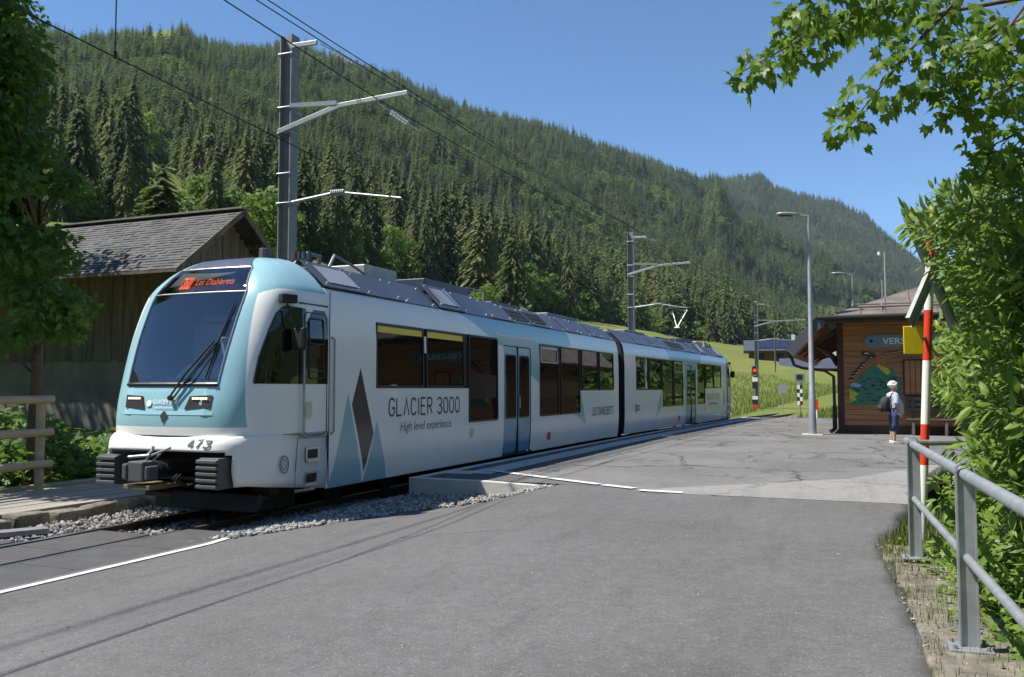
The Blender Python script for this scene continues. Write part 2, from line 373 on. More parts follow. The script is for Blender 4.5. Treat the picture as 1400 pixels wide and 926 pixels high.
# ------------------------------------------------------------------ trees of the forest
def spruce_mesh(name, tiers, per, seg, seed, wide=.2, spray=True):
    rg = random.Random(seed); mb = MB()
    for t in range(tiers):
        f = (t+.5)/tiers; z = .07+.93*f**.92
        L = wide*(1-f)**.78*(.75+.4*rg.random())+.010
        if f < .1: L *= .75
        for k in range(per if f < .85 else max(3, per-2)):
            if rg.random() < .10: continue
            a = 2*math.pi*(k+rg.random()*.8)/per+t*1.3; l = L*(.65+.55*rg.random())
            droop = .62+.45*(1-f)+.35*rg.random(); ca, sa = math.cos(a), math.sin(a); pa = (-sa, ca)
            mb.tint = rg.random()
            zz = z+rg.uniform(-.012, .012); w = l*(.17 if spray else .42)+.005
            pts = []
            for q in range(seg+1):
                u = q/seg; rad = l*u; h = zz-droop*l*(u**1.3)+(.10*l*max(0, u-.7)/.3 if u > .7 else 0)
                ww = w*(1-u)**.6*(1 if q else .35)
                pts.append((rad, h, ww))
            vs = []; fs = []
            for rad, h, ww in pts[:-1]:
                vs += [(ca*rad+pa[0]*ww, sa*rad+pa[1]*ww, h-.55*ww), (ca*rad, sa*rad, h), (ca*rad-pa[0]*ww, sa*rad-pa[1]*ww, h-.55*ww)]
            rad, h, ww = pts[-1]; vs.append((ca*rad, sa*rad, h)); n = len(vs)-1
            for q in range(seg-1):
                i = q*3; fs += [(i, i+1, i+4, i+3), (i+1, i+2, i+5, i+4)]
            i = (seg-1)*3; fs += [(i, i+1, n), (i+1, i+2, n)]
            mb.add(vs, fs)
            if spray:                                       # hanging twigs
                for q in range(seg*4):
                    u = .15+.85*rg.random(); rad = l*u; h = zz-droop*l*u**1.3; sgn = rg.choice((-1, 1)); wo = l*(.16+.26*rg.random())*(1-u*.55)
                    p0 = (ca*rad, sa*rad, h); r2 = rad+l*(.06+.08*rg.random()); mb.tint = rg.random()
                    mb.add([p0, (ca*r2, sa*r2, h-.006), (ca*r2+pa[0]*wo*sgn, sa*r2+pa[1]*wo*sgn, h-l*(.02+.30*rg.random()))], [(0, 1, 2)])
    mb.tint = .8
    mb.add([(0, 0, 1.035), (.006, .004, .95), (-.006, .004, .95), (0, -.007, .95)], [(0, 1, 2), (0, 2, 3), (0, 3, 1)])
    return mb
M['spruce'] = leaf_mat('spruce_needles', (.060, .098, .038), (.200, .212, .076), .36, .7, 'both')
M['spruce_far'] = leaf_mat('distant_spruce_needles', (.040, .070, .036), (.130, .150, .062), .34, .8, 'both')
M['broad_far'] = leaf_mat('bright_broad_leaves', (.090, .165, .030), (.200, .290, .060), .4, .6, 'both')
M['bark'] = mat('bark', (.10, .075, .055), .9, 0, .35, 14, .5, 30)
trunk_mb = MB().tube([(0, 0, -.04), (0, 0, .1), (0, 0, .5), (0, 0, .96)], [.016, .0115, .008, .002], 6)
trunk_me = trunk_mb.mesh('spruce_trunk', M['bark'], True)
near_spruce = [spruce_mesh('spruce_crown', 46, 11, 3, 11+i, w).mesh('spruce_crown', M['spruce'], False, None, True) for i, w in enumerate((.225, .20, .25, .185, .215))]
def broad_mesh(seed, n, leaf, lobes=13):
    rg = np.random.default_rng(seed); mb = MB(); C = []
    for k in range(lobes):
        a = rg.random()*6.28; h = .22+.62*rg.random(); rad = .25*(1-abs(h-.5)*1.1)*rg.random()**.5
        C.append((rad*math.cos(a), rad*math.sin(a), h, .11+.09*rg.random()))
    C.append((0, 0, .86, .11))
    for i in range(n):
        cx, cy, cz, rd = C[rg.integers(len(C))]; d = rg.normal(size=3); d /= np.linalg.norm(d); d[2] = d[2]*.85
        p = np.array([cx, cy, cz])+d*rd*(.55+.5*rg.random())
        a = rg.normal(size=3); a /= np.linalg.norm(a); a = a-d*(a@d)*.5; b2 = np.cross(d, a); s_ = leaf*(.6+.8*rg.random())
        mb.tint = float(rg.random())
        mb.add([p+a*s_, p+b2*s_*.7, p-a*s_*.9, p-b2*s_*.6], [(0, 1, 2, 3)])
    return mb
near_broad = [broad_mesh(31+i, 1500, .030).mesh('leaf_crown', M['broad_far'], False, None, True) for i in range(3)]
btrunk = MB().tube([(0, 0, -.04), (.004, 0, .2), (0, .006, .5), (.004, 0, .8)], [.024, .018, .011, .003], 6)
for k in range(5):
    a = k*1.3; btrunk.tube([(0, 0, .22+.08*k), (.1*math.cos(a), .1*math.sin(a), .40+.08*k), (.18*math.cos(a), .18*math.sin(a), .52+.07*k)], [.010, .006, .002], 5)
btrunk_me = btrunk.mesh('broad_trunk', M['bark'], True)

# scatter on the slopes, denser than the eye can count; nearest ones become things of their own
n_try = 88000
azr = rng.uniform(az_of(-130), az_of(1530), n_try); rr = np.sqrt(rng.uniform(100**2, 3350**2, n_try))
extra = 17000
azr = np.concatenate([azr, rng.uniform(az_of(-130), az_of(1530), extra)]); rr = np.concatenate([rr, np.sqrt(rng.uniform(100**2, 1150**2, extra))])
T = tables(azr); df, dr = T[0], T[7]
keep = (rr > df+2) & (rr < dr*1.02)
# thin the far trees a little less than the near ones: they stand for the whole canopy
keep &= rng.random(len(rr)) < np.where(rr < 600, .95, .80)
jx = rng.normal(0, 5, len(rr)); clump = nz(rr*np.sin(azr)*1., rr*np.cos(azr), .045, 9.)+.6*nz(rr*np.sin(azr), rr*np.cos(azr), .16, 4.); keep &= rng.random(len(rr)) < np.clip(.84+.45*clump, .30, 1.)
azr, rr, df, dr = azr[keep], rr[keep], df[keep], dr[keep]
tx = rr*np.sin(azr-YAW); ty = rr*np.cos(azr-YAW); tz = terrain(azr, rr)
ppx, ppy = pix(tx, ty, tz)
ok = ~clearing(ppx, ppy, rr)
azr, rr, df, dr, tx, ty, tz, ppx, ppy = [q[ok] for q in (azr, rr, df, dr, tx, ty, tz, ppx, ppy)]
edge = np.exp(-np.maximum(rr-df, 0)/26.)
patch = smooth(.35, .8, nz(tx, ty, .011, 5.))*.75+.07
isb = rng.random(len(rr)) < np.clip(.42*edge+patch*np.where(rr < 1600, 1, .5), 0, .8)
hgt = np.where(isb, rng.uniform(9, 19, len(rr))*(1-.25*edge), rng.uniform(15, 35, len(rr))*(1-.18*edge))
hgt = hgt*np.where(rr > 1800, .92, 1.)*(1+.22*nz(tx, ty, .023, 6.))
# ---- 290 largest spruces and 70 largest broad-leaved trees in view
order = np.argsort(-hgt/rr); order = order[(ppx[order] > -25) & (ppx[order] < 1425)]
sp_i = [i for i in order if not isb[i]][:288]; br_i = [i for i in order if isb[i]][:72]
def plant(name, loc, h, wid, rz, crown_me, tr_me, label, cat, group):
    t = thing(name, loc, label, cat, group, rz)
    for nm, me_ in (('trunk', tr_me), ('crown', crown_me)):
        o = bpy.data.objects.new(nm, me_); o.scale = (h*wid, h*wid, h); link(o, t, False)
    return t
def where(px):
    for lim, s in ((130, 'above the leafy tree at the left edge'), (235, 'above the barn roof ridge'), (385, 'above the barn gable'), (470, 'right of the tall mast'), (560, 'above the cab of the train'), (640, 'above the first carriage windows'), (760, 'above the middle of the train'), (865, 'left of the second mast'), (960, 'above the second carriage'), (1040, 'above the train end'), (1110, 'left of the tall lamp post')):
        if px < lim: return s
    return 'above the station roof'
for i in sp_i:
    lab = ('slender ' if hgt[i] < 21 else 'big ' if hgt[i] > 27 else 'tall ')+'dark green spruce '+('in the front row ' if rr[i]-df[i] < 12 else 'in the second row ' if rr[i]-df[i] < 32 else 'deeper in the forest ')+where(ppx[i])
    plant('spruce_tree', (tx[i], ty[i], tz[i]-.3), hgt[i], rng.uniform(.8, 1.25), rng.uniform(0, 6.28), near_spruce[rng.integers(5)], trunk_me, lab, 'tree', 'spruces along the lower forest')
for i in br_i:
    lab = ('small ' if hgt[i] < 10 else 'large ' if hgt[i] > 13 else '')+'bright green broad-leaved tree '+('before the spruces ' if rr[i]-df[i] < 10 else 'among the spruces ')+where(ppx[i])
    plant('broadleaf_tree', (tx[i], ty[i], tz[i]-.3), hgt[i], rng.uniform(.9, 1.35), rng.uniform(0, 6.28), near_broad[rng.integers(3)], btrunk_me, lab, 'tree', 'broad-leaved trees at the forest foot')
def plant_at(px, py_base, D, h, wid, kind, label):
    p = at(px, py_base, D); z = float(gz_terrain(p.x, p.y))
    return plant('spruce_tree' if kind == 's' else 'broadleaf_tree', (p.x, p.y, z-.3), h+(p.z-z), wid, random.random()*6, (near_spruce if kind == 's' else near_broad)[random.randrange(3)],
                 trunk_me if kind == 's' else btrunk_me, label, 'tree', None)
plant_at(221, 300, 66, 4.6, 1.9, 's', 'lone young spruce just behind the ridge of the grey barn roof')
plant_at(700, 424, 205, 20.5, 1.25, 's', 'tallest spruce at the forest edge above the roof of the first carriage')
plant_at(668, 424, 190, 6.5, 1.5, 'b', 'low pale green bush beside the tallest spruce above the first carriage')
plant_at(205, 215, 300, 17, 1.1, 'b', 'bright yellow-green tree at the top of the narrow clearing above the barn')
plant_at(372, 345, 125, 10.5, 1.3, 'b', 'leafy green tree just beside the tall mast behind the barn roof')
# ---- the rest: one mass of trees
rest = np.ones(len(rr), bool); rest[sp_i] = False; rest[br_i] = False
far_var = [spruce_mesh('far', 13, 6, 1, 51+i, .225, False).mesh('far_spruce', M['spruce_far'], False, None, True) for i in range(4)]
mid_var = [spruce_mesh('mid', 22, 7, 2, 61+i, .22, True).mesh('mid_spruce', M['spruce'], False, None, True) for i in range(3)]
far_b = [broad_mesh(71+i, 240, .06).mesh('far_broad', M['broad_far'], False, None, True) for i in range(2)]
src = bpy.data.collections.new('forest_sources')
for i, me_ in enumerate(far_var+mid_var+far_b):
    o = bpy.data.objects.new('forest_source_%02d' % i, me_); src.objects.link(o)
R_ = np.where(rest)[0]
vi = np.where(isb[R_], 7+rng.integers(0, 2, len(R_)), np.where(rr[R_] < 620, 4+rng.integers(0, 3, len(R_)), rng.integers(0, 4, len(R_))))
fm = bpy.data.meshes.new('forest'); fm.from_pydata(np.stack([tx[R_], ty[R_], tz[R_]-.4], -1).tolist(), [], [])
fm.attributes.new('idx', 'INT', 'POINT').data.foreach_set('value', vi.astype(np.int32))
fm.attributes.new('turn', 'FLOAT_VECTOR', 'POINT').data.foreach_set('vector', np.stack([vi*0., vi*0., rng.uniform(0, 6.28, len(R_))], -1).astype(np.float32).ravel())
wd = hgt[R_]*rng.uniform(.95, 1.75, len(R_))*np.where(rr[R_] > 900, 1.3, 1.)
fm.attributes.new('size', 'FLOAT_VECTOR', 'POINT').data.foreach_set('vector', np.stack([wd, wd, hgt[R_]], -1).astype(np.float32).ravel())
fo = bpy.data.objects.new('forest', fm); link(fo)
tag(fo, 'dense dark spruce forest covering the mountain slopes up to the ridge', 'forest', kind='stuff')
nt = bpy.data.node_groups.new('forest_points', 'GeometryNodeTree')
nt.interface.new_socket('Geometry', in_out='INPUT', socket_type='NodeSocketGeometry'); nt.interface.new_socket('Geometry', in_out='OUTPUT', socket_type='NodeSocketGeometry')
N = nt.nodes; gi = N.new('NodeGroupInput'); go = N.new('NodeGroupOutput'); ip = N.new('GeometryNodeInstanceOnPoints'); ci = N.new('GeometryNodeCollectionInfo')
ci.inputs['Collection'].default_value = src; ci.inputs['Separate Children'].default_value = True; ci.inputs['Reset Children'].default_value = True
def na_(nm, ty_):
    n = N.new('GeometryNodeInputNamedAttribute'); n.data_type = ty_; n.inputs['Name'].default_value = nm; return n.outputs['Attribute']
er = N.new('FunctionNodeEulerToRotation'); nt.links.new(na_('turn', 'FLOAT_VECTOR'), er.inputs[0])
nt.links.new(gi.outputs[0], ip.inputs['Points']); nt.links.new(ci.outputs[0], ip.inputs['Instance']); ip.inputs['Pick Instance'].default_value = True
nt.links.new(na_('idx', 'INT'), ip.inputs['Instance Index']); nt.links.new(er.outputs[0], ip.inputs['Rotation']); nt.links.new(na_('size', 'FLOAT_VECTOR'), ip.inputs['Scale'])
nt.links.new(ip.outputs[0], go.inputs[0])
fo.modifiers.new('points', 'NODES').node_group = nt
# ------------------------------------------------------------------ road, platform, track
TX = -8.72                                                  # track centre beside the camera
def track_x(y):                                             # straight, then a wide right-hand curve
    y = np.asarray(y, float); return TX+np.where(y > 20, (np.maximum(y, 20)-20)**2/800., 0)
def track_dir(y): d = max(y-20, 0)/400.; return Vector((d, 1, 0)).normalized()
def gz(x, y):
    a = .015+.175*smooth(-7.2, -3.2, x); b_ = .285
    k = smooth(9.0, 13.1, y)*smooth(-5.6, -4.5, x)
    return a+(b_-a)*k
M['asphalt'] = asphalt('road_asphalt', (.112, .110, .112), .40, 0, .13)
M['asphalt_new_shade'] = asphalt('new_asphalt_with_shade', (.085, .085, .088), .35, 0, .1)  # new asphalt, its dark tone partly the train's shadow put into the colour
M['asphalt_old'] = asphalt('old_cracked_asphalt', (.148, .146, .142), .40, .95, .2)
M['asphalt_pale'] = asphalt('pale_patched_asphalt', (.225, .222, .216), .3, .4, .09)
M['ballast'] = mat('ballast_bed', (.17, .165, .16), .95, 0, .5, 22, .8, 40)
def sheet(name, inside, x0, x1, y0, y1, step, zf, m, dz=0., poly=None):
    """grid sheet cut to a polygon: rows follow the polygon's left and right bounds"""
    mb = MB(); ys = np.arange(y0, y1+1e-6, step); nx = max(2, int((x1-x0)/step)); vs = []
    for y in ys:
        xa, xb = inside(y)
        for k in range(nx+1):
            x = xa+(xb-xa)*k/nx; vs.append((x, y, float(zf(x, y))+dz))
    n = nx+1
    mb.add(vs, [(i*n+k, i*n+k+1, (i+1)*n+k+1, (i+1)*n+k) for i in range(len(ys)-1) for k in range(nx)])
    o = mb.build(name, m, smooth=True, solid=.30 if name in ('road', 'station_forecourt') else 0); tag(o, kind='structure'); return o
ROAD_L = ([-30, 8.2, 8.9, 11.0, 11.8, 12.5, 13.2], [-7.12, -7.22, -7.0, -6.25, -5.6, -4.9, -4.62])
ROAD_R = ([-30, 0, 5.7, 7.6, 9.2, 9.9, 10.6, 12.5, 13.2], [.75, .55, .30, .17, .06, .0, .12, .34, .40])
sheet('road', lambda y: (float(np.interp(y, *ROAD_L)), float(np.interp(y, *ROAD_R)+.03*math.sin(y*5.3)+.02*math.sin(y*13.1))), -7, .5, -12, 13.2, .15, gz, M['asphalt'])
# platform slab: strip of new asphalt and painted train shade along the track, end wall, pale kerb
PZ = .285
def plat_edge(y): return float(track_x(y))+1.43
m_ = MB(); ys = [13.22]+list(np.arange(14, 47.1, 1.0)); vs = []
for y in ys: vs += [(plat_edge(y)+.17, y, PZ), (plat_edge(y)+1.75, y, PZ)]
m_.add(vs, [(2*i, 2*i+1, 2*i+3, 2*i+2) for i in range(len(ys)-1)])
plat = m_.build('platform', M['asphalt_new_shade'], smooth=True); tag(plat, kind='structure')
mk = MB(); e = lambda y, o, z: (plat_edge(y)+o, y, z)
for i in range(len(ys)-1):                                  # kerb stones, one by one, shared profile
    a, b2 = ys[i]+.006, ys[i+1]-.006
    kb = MB().prism([e(a, 0, -.15), e(a, .165, -.15), e(a, .165, PZ+.012), e(a, .02, PZ+.012), e(a, 0, PZ-.01)], (float(track_x(b2)-track_x(a)), b2-a, 0))
    kb.build('kerb_stone', M['concrete'], plat, bevel=.006)
wall = MB(); xs = [-7.29, -7.21, -6.05, -4.72]
for k, (xa, xb) in enumerate(zip(xs[:-1], xs[1:])):
    za, zb = (PZ+.012 if k == 0 else PZ+.008), (PZ+.004 if k < 2 else PZ-.035)
    w_ = MB().prism([(xa+.003, 13.04, -.2), (xb-.003, 13.04, -.2), (xb-.003, 13.04, zb), (xa+.003, 13.04, za)], (0, .15 if k else .19, 0))
    w_.build('end_wall_block', M['concrete'], plat, bevel=.008)
# old asphalt forecourt
def court(y):
    if y < 14.8: xl = np.interp(y, [12.55, 14.8], [-2.75, -6.75])
    else: xl = plat_edge(y)+1.75
    return float(xl), float(np.interp(y, [12.55, 13.5, 16, 19, 25, 31, 47], [.36, .45, .6, 1.2, 5, 9, 9]))
def gzp(x, y): return PZ-.012*smooth(15, 12.6, y)
def ground_fc(x, y): return gz(x, y) if y < 13.2 else PZ
sheet('station_forecourt', court, -7, 6, 12.55, 47, .35, lambda x, y: ground_fc(x, y)+.004, M['asphalt_old'])
# fill between the platform strip, the road end and the forecourt
sheet('ramp', lambda y: (plat_edge(y)+1.74, float(np.interp(y, [12.5, 14.82], [-2.6, -6.7]))), -7, -3, 13.19, 14.85, .2, lambda x, y: PZ-.002, M['asphalt'])
# pale strip in front (patched surface), lies on the forecourt
sheet('pale_asphalt_strip', lambda y: (float(np.interp(y, [12.58, 13.1, 14.2, 15.6], [-3.1, -3.05, -1.9, -.55])), float(np.interp(y, [12.5, 15.6], [.34, .55]))), -3, .4, 12.58, 15.6, .2, lambda x, y: ground_fc(x, y)+.009, M['asphalt_pale'])
sheet('pale_asphalt_strip', lambda y: (float(np.interp(y, [15.6, 19.0], [-.5, .9])), float(np.interp(y, [15.6, 19], [.55, 1.1]))), -3, .4, 15.6, 19.0, .2, lambda x, y: ground_fc(x, y)+.009, M['asphalt_pale'])
# painted lines
def paint_strip(name, pts, w, zf, label=None):
    mb = MB(); P = [Vector((*p, 0)) for p in pts]; vs = []
    for i, p in enumerate(P):
        d = (P[min(i+1, len(P)-1)]-P[max(i-1, 0)]).normalized(); nrm = Vector((-d.y, d.x, 0))*w/2
        for q in (p+nrm, p-nrm): vs.append((q.x, q.y, float(zf(q.x, q.y))+.010))
    mb.add(vs, [(2*i+1, 2*i+3, 2*i+2, 2*i) for i in range(len(P)-1)])
    o = mb.build(name, M['white_line']); tag(o, kind='structure'); return o
paint_strip('road_edge_line', [(-7.06, y) for y in np.arange(-6, 8.3, .4)]+[(-7.13, 8.4)], .09, gz)
segs = [((-6.55, 14.72), (-5.72, 14.24)), ((-5.66, 14.20), (-5.12, 13.88)), ((-5.05, 13.83), (-4.02, 13.25)), ((-3.95, 13.2), (-3.38, 12.92))]
for a, b2 in segs:
    a, b2 = Vector(a), Vector(b2); paint_strip('guide_line', [tuple(a.lerp(b2, k/5)) for k in range(6)], .17, lambda x, y: PZ+.006)
paint_strip('guide_line', [(-3.25, 12.72), (-2.95, 12.69), (-2.6, 12.66)], .16, lambda x, y: ground_fc(x, y)+.008)
# tactile strip: short raised white bars along the platform
tb = MB().box(-.017, .017, -.12, .12, 0, .006).mesh('tactile_bar', M['white_line'])
tact = thing('tactile_strip', (-6.4, 14.5, PZ), 'white ribbed tactile guiding strip along the platform edge', 'tactile strip')
cnt = 0; rest_mb = MB()
for y in np.arange(14.35, 46, .30):
    for k in range(9):
        if y < 15.2 and False: continue
        x = plat_edge(y)+.50+k*.056; th = -math.atan2(track_dir(y).x, 1)
        Mx = Matrix.Translation((x, y, PZ)) @ Matrix.Rotation(th, 4, 'Z')
        if cnt < 290: inst('tactile_bar', tb, tact, Mx); cnt += 1
        else: rest_mb.box(x-.017, x+.017, y-.12, y+.12, PZ, PZ+.006)
tag(rest_mb.build('tactile_bars_beyond', M['white_line'], tact), kind='stuff')
for j in range(10):                                          # the branch of the strip at its start
    for k in range(2):
        p = Vector((-7.10+.055*j*.9, 14.16+.05*k*5.5, PZ)); inst('tactile_bar', tb, tact, Matrix.Translation(p))
# ---- ballast bed, sleepers, rails
def along(y0, y1, step): return list(np.arange(y0, y1+1e-6, step))
mb = MB(); yy = along(-8, 110, 1.0); vs = []
for y in yy:
    c = float(track_x(y)); vs += [(c-2.9, y, -.30), (c-1.6, y, -.15), (c+1.4, y, -.15), (c+2.75, y, -.10 if y < 13 else -.16)]
mb.add(vs, [(4*i+k, 4*i+k+1, 4*i+k+5, 4*i+k+4) for i in range(len(yy)-1) for k in range(3)])
tag(mb.build('track_bed', M['ballast'], smooth=True), kind='structure')
track = thing('railway_track', (TX, 8, -.16), 'metre-gauge railway track curving away under the train and past the platform', 'track')
M['sleeper'] = mat('steel_sleeper', (.10, .075, .055), .8, .2, .3, 10)
sl_me = MB().box(-.95, .95, -.11, .11, -.08, .0).mesh('sleeper', M['sleeper'])
for y in along(-4, 60, .66):
    inst('sleeper', sl_me, track, Matrix.Translation((float(track_x(y)), y, -.135)) @ Matrix.Rotation(-math.atan2(track_dir(y).x, 1), 4, 'Z'))
for s in (-1, 1):
    yy = along(-8, 110, 1.); prof = [(-.062, -.145), (.062, -.145), (.062, -.130), (.012, -.115), (.012, -.04), (.034, -.03), (.034, -.006), (.026, 0), (-.026, 0), (-.034, -.006), (-.034, -.03), (-.012, -.04), (-.012, -.115), (-.062, -.130)]
    mb = MB(); rings = [[(float(track_x(y))+s*.53+a, y, b2) for a, b2 in prof] for y in yy]
    mb.loft(rings); o = mb.build('rail', [M['rail'], M['railtop']], track)
    n = len(prof)
    for i, p in enumerate(o.data.polygons):
        if i < (len(yy)-1)*n and i % n in (6, 7, 8): p.material_index = 1
clip = MB().box(-.07, .07, -.05, .05, 0, .03).box(-.025, .025, -.025, .025, .03, .075).mesh('rail_clip', M['sleeper'])
for y in along(6.1, 12.5, .66):
    for s in (-1, 1):
        for q in (-.1, .1): inst('rail_clip', clip, track, Matrix.Translation((TX+s*.53+q, y, -.135)))
# ---- rubber crossing panels
m, nt, b = new_mat('ribbed_rubber'); g = NG(nt); o_ = g.obj()
wv = g.N.new('ShaderNodeTexWave'); wv.bands_direction = 'Y'; wv.inputs['Scale'].default_value = 9.; g.put(wv.inputs['Vector'], o_)
n = g.N.new('ShaderNodeVectorMath'); n.operation = 'SCALE'; n.inputs[0].default_value = (.058, .058, .062); g.put(n.inputs['Scale'], g.rng(g.noise(o_, 3., 5.), .3, .7, .75, 1.3)); g.put(b.inputs['Base Color'], n.outputs[0])
b.inputs['Roughness'].default_value = .75; g.bump(wv.outputs['Fac'], .6, .01, b); M['rubber'] = m
pan_c = MB().box(-.405, .405, -.595, .595, -.1, -.008).mesh('inner_panel', M['rubber']); pan_o = MB().box(-.47, .47, -.595, .595, -.1, .004).mesh('outer_panel', M['rubber'])
cross = thing('level_crossing', (TX, 4, 0), 'dark ribbed rubber level crossing panels between the rails at the road', 'level crossing')
for k in range(8):
    y = 7.15-1.2*k; inst('inner_panel', pan_c, cross, Matrix.Translation((TX, y+.65, 0)))
    inst('outer_panel', pan_o, cross, Matrix.Translation((TX+1.07, y+1.1, 0))); inst('outer_panel', pan_o, cross, Matrix.Translation((TX-1.07, y-.4, 0)))
cov = MB().box(-.52, .52, -.13, .13, -.06, .003).mesh('cover_plate', M['galv_dark'])
inst('cover_plate', cov, cross, Matrix.Translation((TX-1.55, 7.9, -.02)) @ Matrix.Rotation(R(62), 4, 'Z'))
# ---- gravel beside the track
ico = bmesh.new(); bmesh.ops.create_icosphere(ico, subdivisions=1, radius=1); iv = np.array([v.co[:] for v in ico.verts]); ifc = [tuple(v.index for v in f.verts) for f in ico.faces]; ico.free()
def stones(pts, r0, r1, name, m, label, parent=None):
    n = len(pts); k = len(iv); P = np.asarray(pts)
    rad = rng.uniform(r0, r1, (n, 1, 1)); jit = rng.uniform(.6, 1.25, (n, k, 1)); sq = rng.uniform(.55, 1.1, (n, 1, 3))
    v = (P[:, None, :]+iv[None]*rad*jit*sq).reshape(-1, 3)
    f = (np.array(ifc)[None]+np.arange(n)[:, None, None]*k).reshape(-1, 3)
    me = bpy.data.meshes.new(name); me.from_pydata(v.tolist(), [], f.tolist()); me.materials.append(m)
    t = np.repeat(rng.random(n), k); me.attributes.new('tint', 'FLOAT', 'POINT').data.foreach_set('value', t)
    o = bpy.data.objects.new(name, me); link(o, parent); tag(o, label, 'gravel', kind='stuff'); return o
m, nt, b = new_mat('crushed_stone'); g = NG(nt); g.put(b.inputs['Base Color'], g.mix(g.attr('tint').outputs['Fac'], (.13, .125, .12), (.42, .41, .39))); b.inputs['Roughness'].default_value = .9; M['crushed'] = m
pts = []
while len(pts) < 5200:
    y = random.uniform(8.0, 13.04); xr = float(np.interp(y, *ROAD_L)); x = random.uniform(-8.1, xr+.10)
    if y < 8.4 and x > -7.4: continue
    pts.append((x, y, (-.10+.12*float(smooth(-7.9, -7.0, x)) if x < -7 else float(gz(x, y))+.005)+random.uniform(-.01, .02)))
while len(pts) < 6400:
    x = random.uniform(TX-.5, TX+.5); y = random.uniform(7.2, 11.5); pts.append((x, y, -.13+random.uniform(0, .03)))
while len(pts) < 7700:
    y = random.uniform(4.5, 11.5); x = random.uniform(-10.75, -9.85) if y > 7.4 else random.uniform(-10.75, -10.3); pts.append((x, y, -.13+random.uniform(0, .04)))
stones(pts, .018, .042, 'gravel', M['crushed'], 'grey crushed stone beside and between the rails under the train front')
pts = [(random.uniform(-6.9, .2), random.uniform(2.5, 12), 0) for _ in range(170)]; pts = [(x, y, float(gz(x, y))+.003) for x, y, _ in pts]
stones(pts, .004, .011, 'grit', M['crushed'], 'loose grit scattered over the road asphalt')
p = on_z(600, 684.5, -.0); man = MB().tube([(p.x, p.y, -.05), (p.x, p.y, .035)], .40, 28).ring([(p.x+.36*math.cos(a), p.y+.36*math.sin(a), .038) for a in np.linspace(0, 6.283, 28, False)], .012, 5)
tag(man.build('manhole_cover', mat('rusty_iron', (.16, .07, .035), .9, .1, .4, 6), bevel=.006), 'round rusty iron cover in the gravel at the platform end', 'manhole cover')
# ------------------------------------------------------------------ the train
NOSE = 9.0; JOINT = 10.84; END1 = 26.45
XF1 = Matrix.Translation((TX, 0, 0))
XF2 = Matrix.Translation((TX, 26.75, 0)) @ Matrix.Rotation(-R(2.3), 4, 'Z')
MIR = Matrix(((1, 0, 0, 0), (0, -1, 0, 27.55), (0, 0, 1, 0), (0, 0, 0, 1)))   # second carriage: the first one mirrored end to end
XFB = XF2 @ MIR
BLUE = (.28, .495, .57); WHT = (.87, .87, .85); DKB = (.045, .055, .085)
def paint(name, blues, teal=(), dark=(), nose=False, doors=False):
    m, nt, b = new_mat(name); g = NG(nt); v = g.attr('pc').outputs['Vector']
    dirt = g.rng(g.noise(v, 1.6, 5., .65), .35, .7, 1., .95)
    base = WHT if not doors else BLUE
    c = g.N.new('ShaderNodeRGB'); c.outputs[0].default_value = (*base, 1); c = c.outputs[0]
    if nose:
        sp = g.N.new('ShaderNodeSeparateXYZ'); g.put(sp.inputs[0], v); ax = g.math('ABSOLUTE', sp.outputs[0])
        k1 = g.rng(g.math('SUBTRACT', g.math('SUBTRACT', 1.135, g.math('MULTIPLY', g.math('SUBTRACT', sp.outputs[2], 1.25), .095)), ax), -.004, .004)
        # white fades out above the cab side window along a rounded line
        zt = g.math('SUBTRACT', sp.outputs[2], g.math('SUBTRACT', 3.17, g.math('MULTIPLY', g.math('POWER', g.math('MAXIMUM', g.math('SUBTRACT', 9.98, sp.outputs[1]), 0.), 2.), .9)))
        k2 = g.rng(zt, -.004, .004)
        k = g.math('MULTIPLY', g.math('MAXIMUM', k1, k2), g.rng(sp.outputs[2], 1.276, 1.284))
        c = g.mix(k, c, BLUE)
    for p in blues: c = g.mix(g.convex(v, p), c, BLUE)
    for p in teal: c = g.mix(g.convex(v, p), c, (.22, .52, .50))
    for p in dark: c = g.mix(g.convex(v, p), c, (.035, .033, .04))
    n = g.N.new('ShaderNodeVectorMath'); n.operation = 'SCALE'; g.put(n.inputs[0], c); g.put(n.inputs['Scale'], dirt)
    # road dust low on the skirt
    sp2 = g.N.new('ShaderNodeSeparateXYZ'); g.put(sp2.inputs[0], v)
    low = g.math('MULTIPLY', g.rng(sp2.outputs[2], 1.3, .3), g.rng(g.noise(v, 2.5, 5., .7), .3, .7, .15, .5))
    c = g.mix(g.math('MULTIPLY', low, .18), n.outputs[0], (.30, .28, .25))
    g.put(b.inputs['Base Color'], c); b.inputs['Roughness'].default_value = .28; b.inputs['Coat Weight'].default_value = .35; b.inputs['Coat Roughness'].default_value = .08
    return m
T1 = [(11.35, 1.72), (10.89, .30), (11.83, .30)]; T2 = [(12.18, 1.28), (11.83, .30), (12.58, .30)]
DIA = [(11.69, 2.11), (11.45, 1.54), (11.84, .49), (12.09, 1.08)]
M['body1'] = paint('carriage_paint', [[(15.05, 3.4), (21.75, 3.4), (21.95, 2.80), (19.55, 2.75), (17.35, 2.62)], [(17.2, 3.4), (19.62, 3.4), (19.62, 1.88), (17.35, 2.62)], T1, T2],
                   [[(22.62, 1.80), (23.15, .80), (22.1, 1.12)]], [DIA])
D2 = lambda P: [(27.55-y, z) for y, z in P]
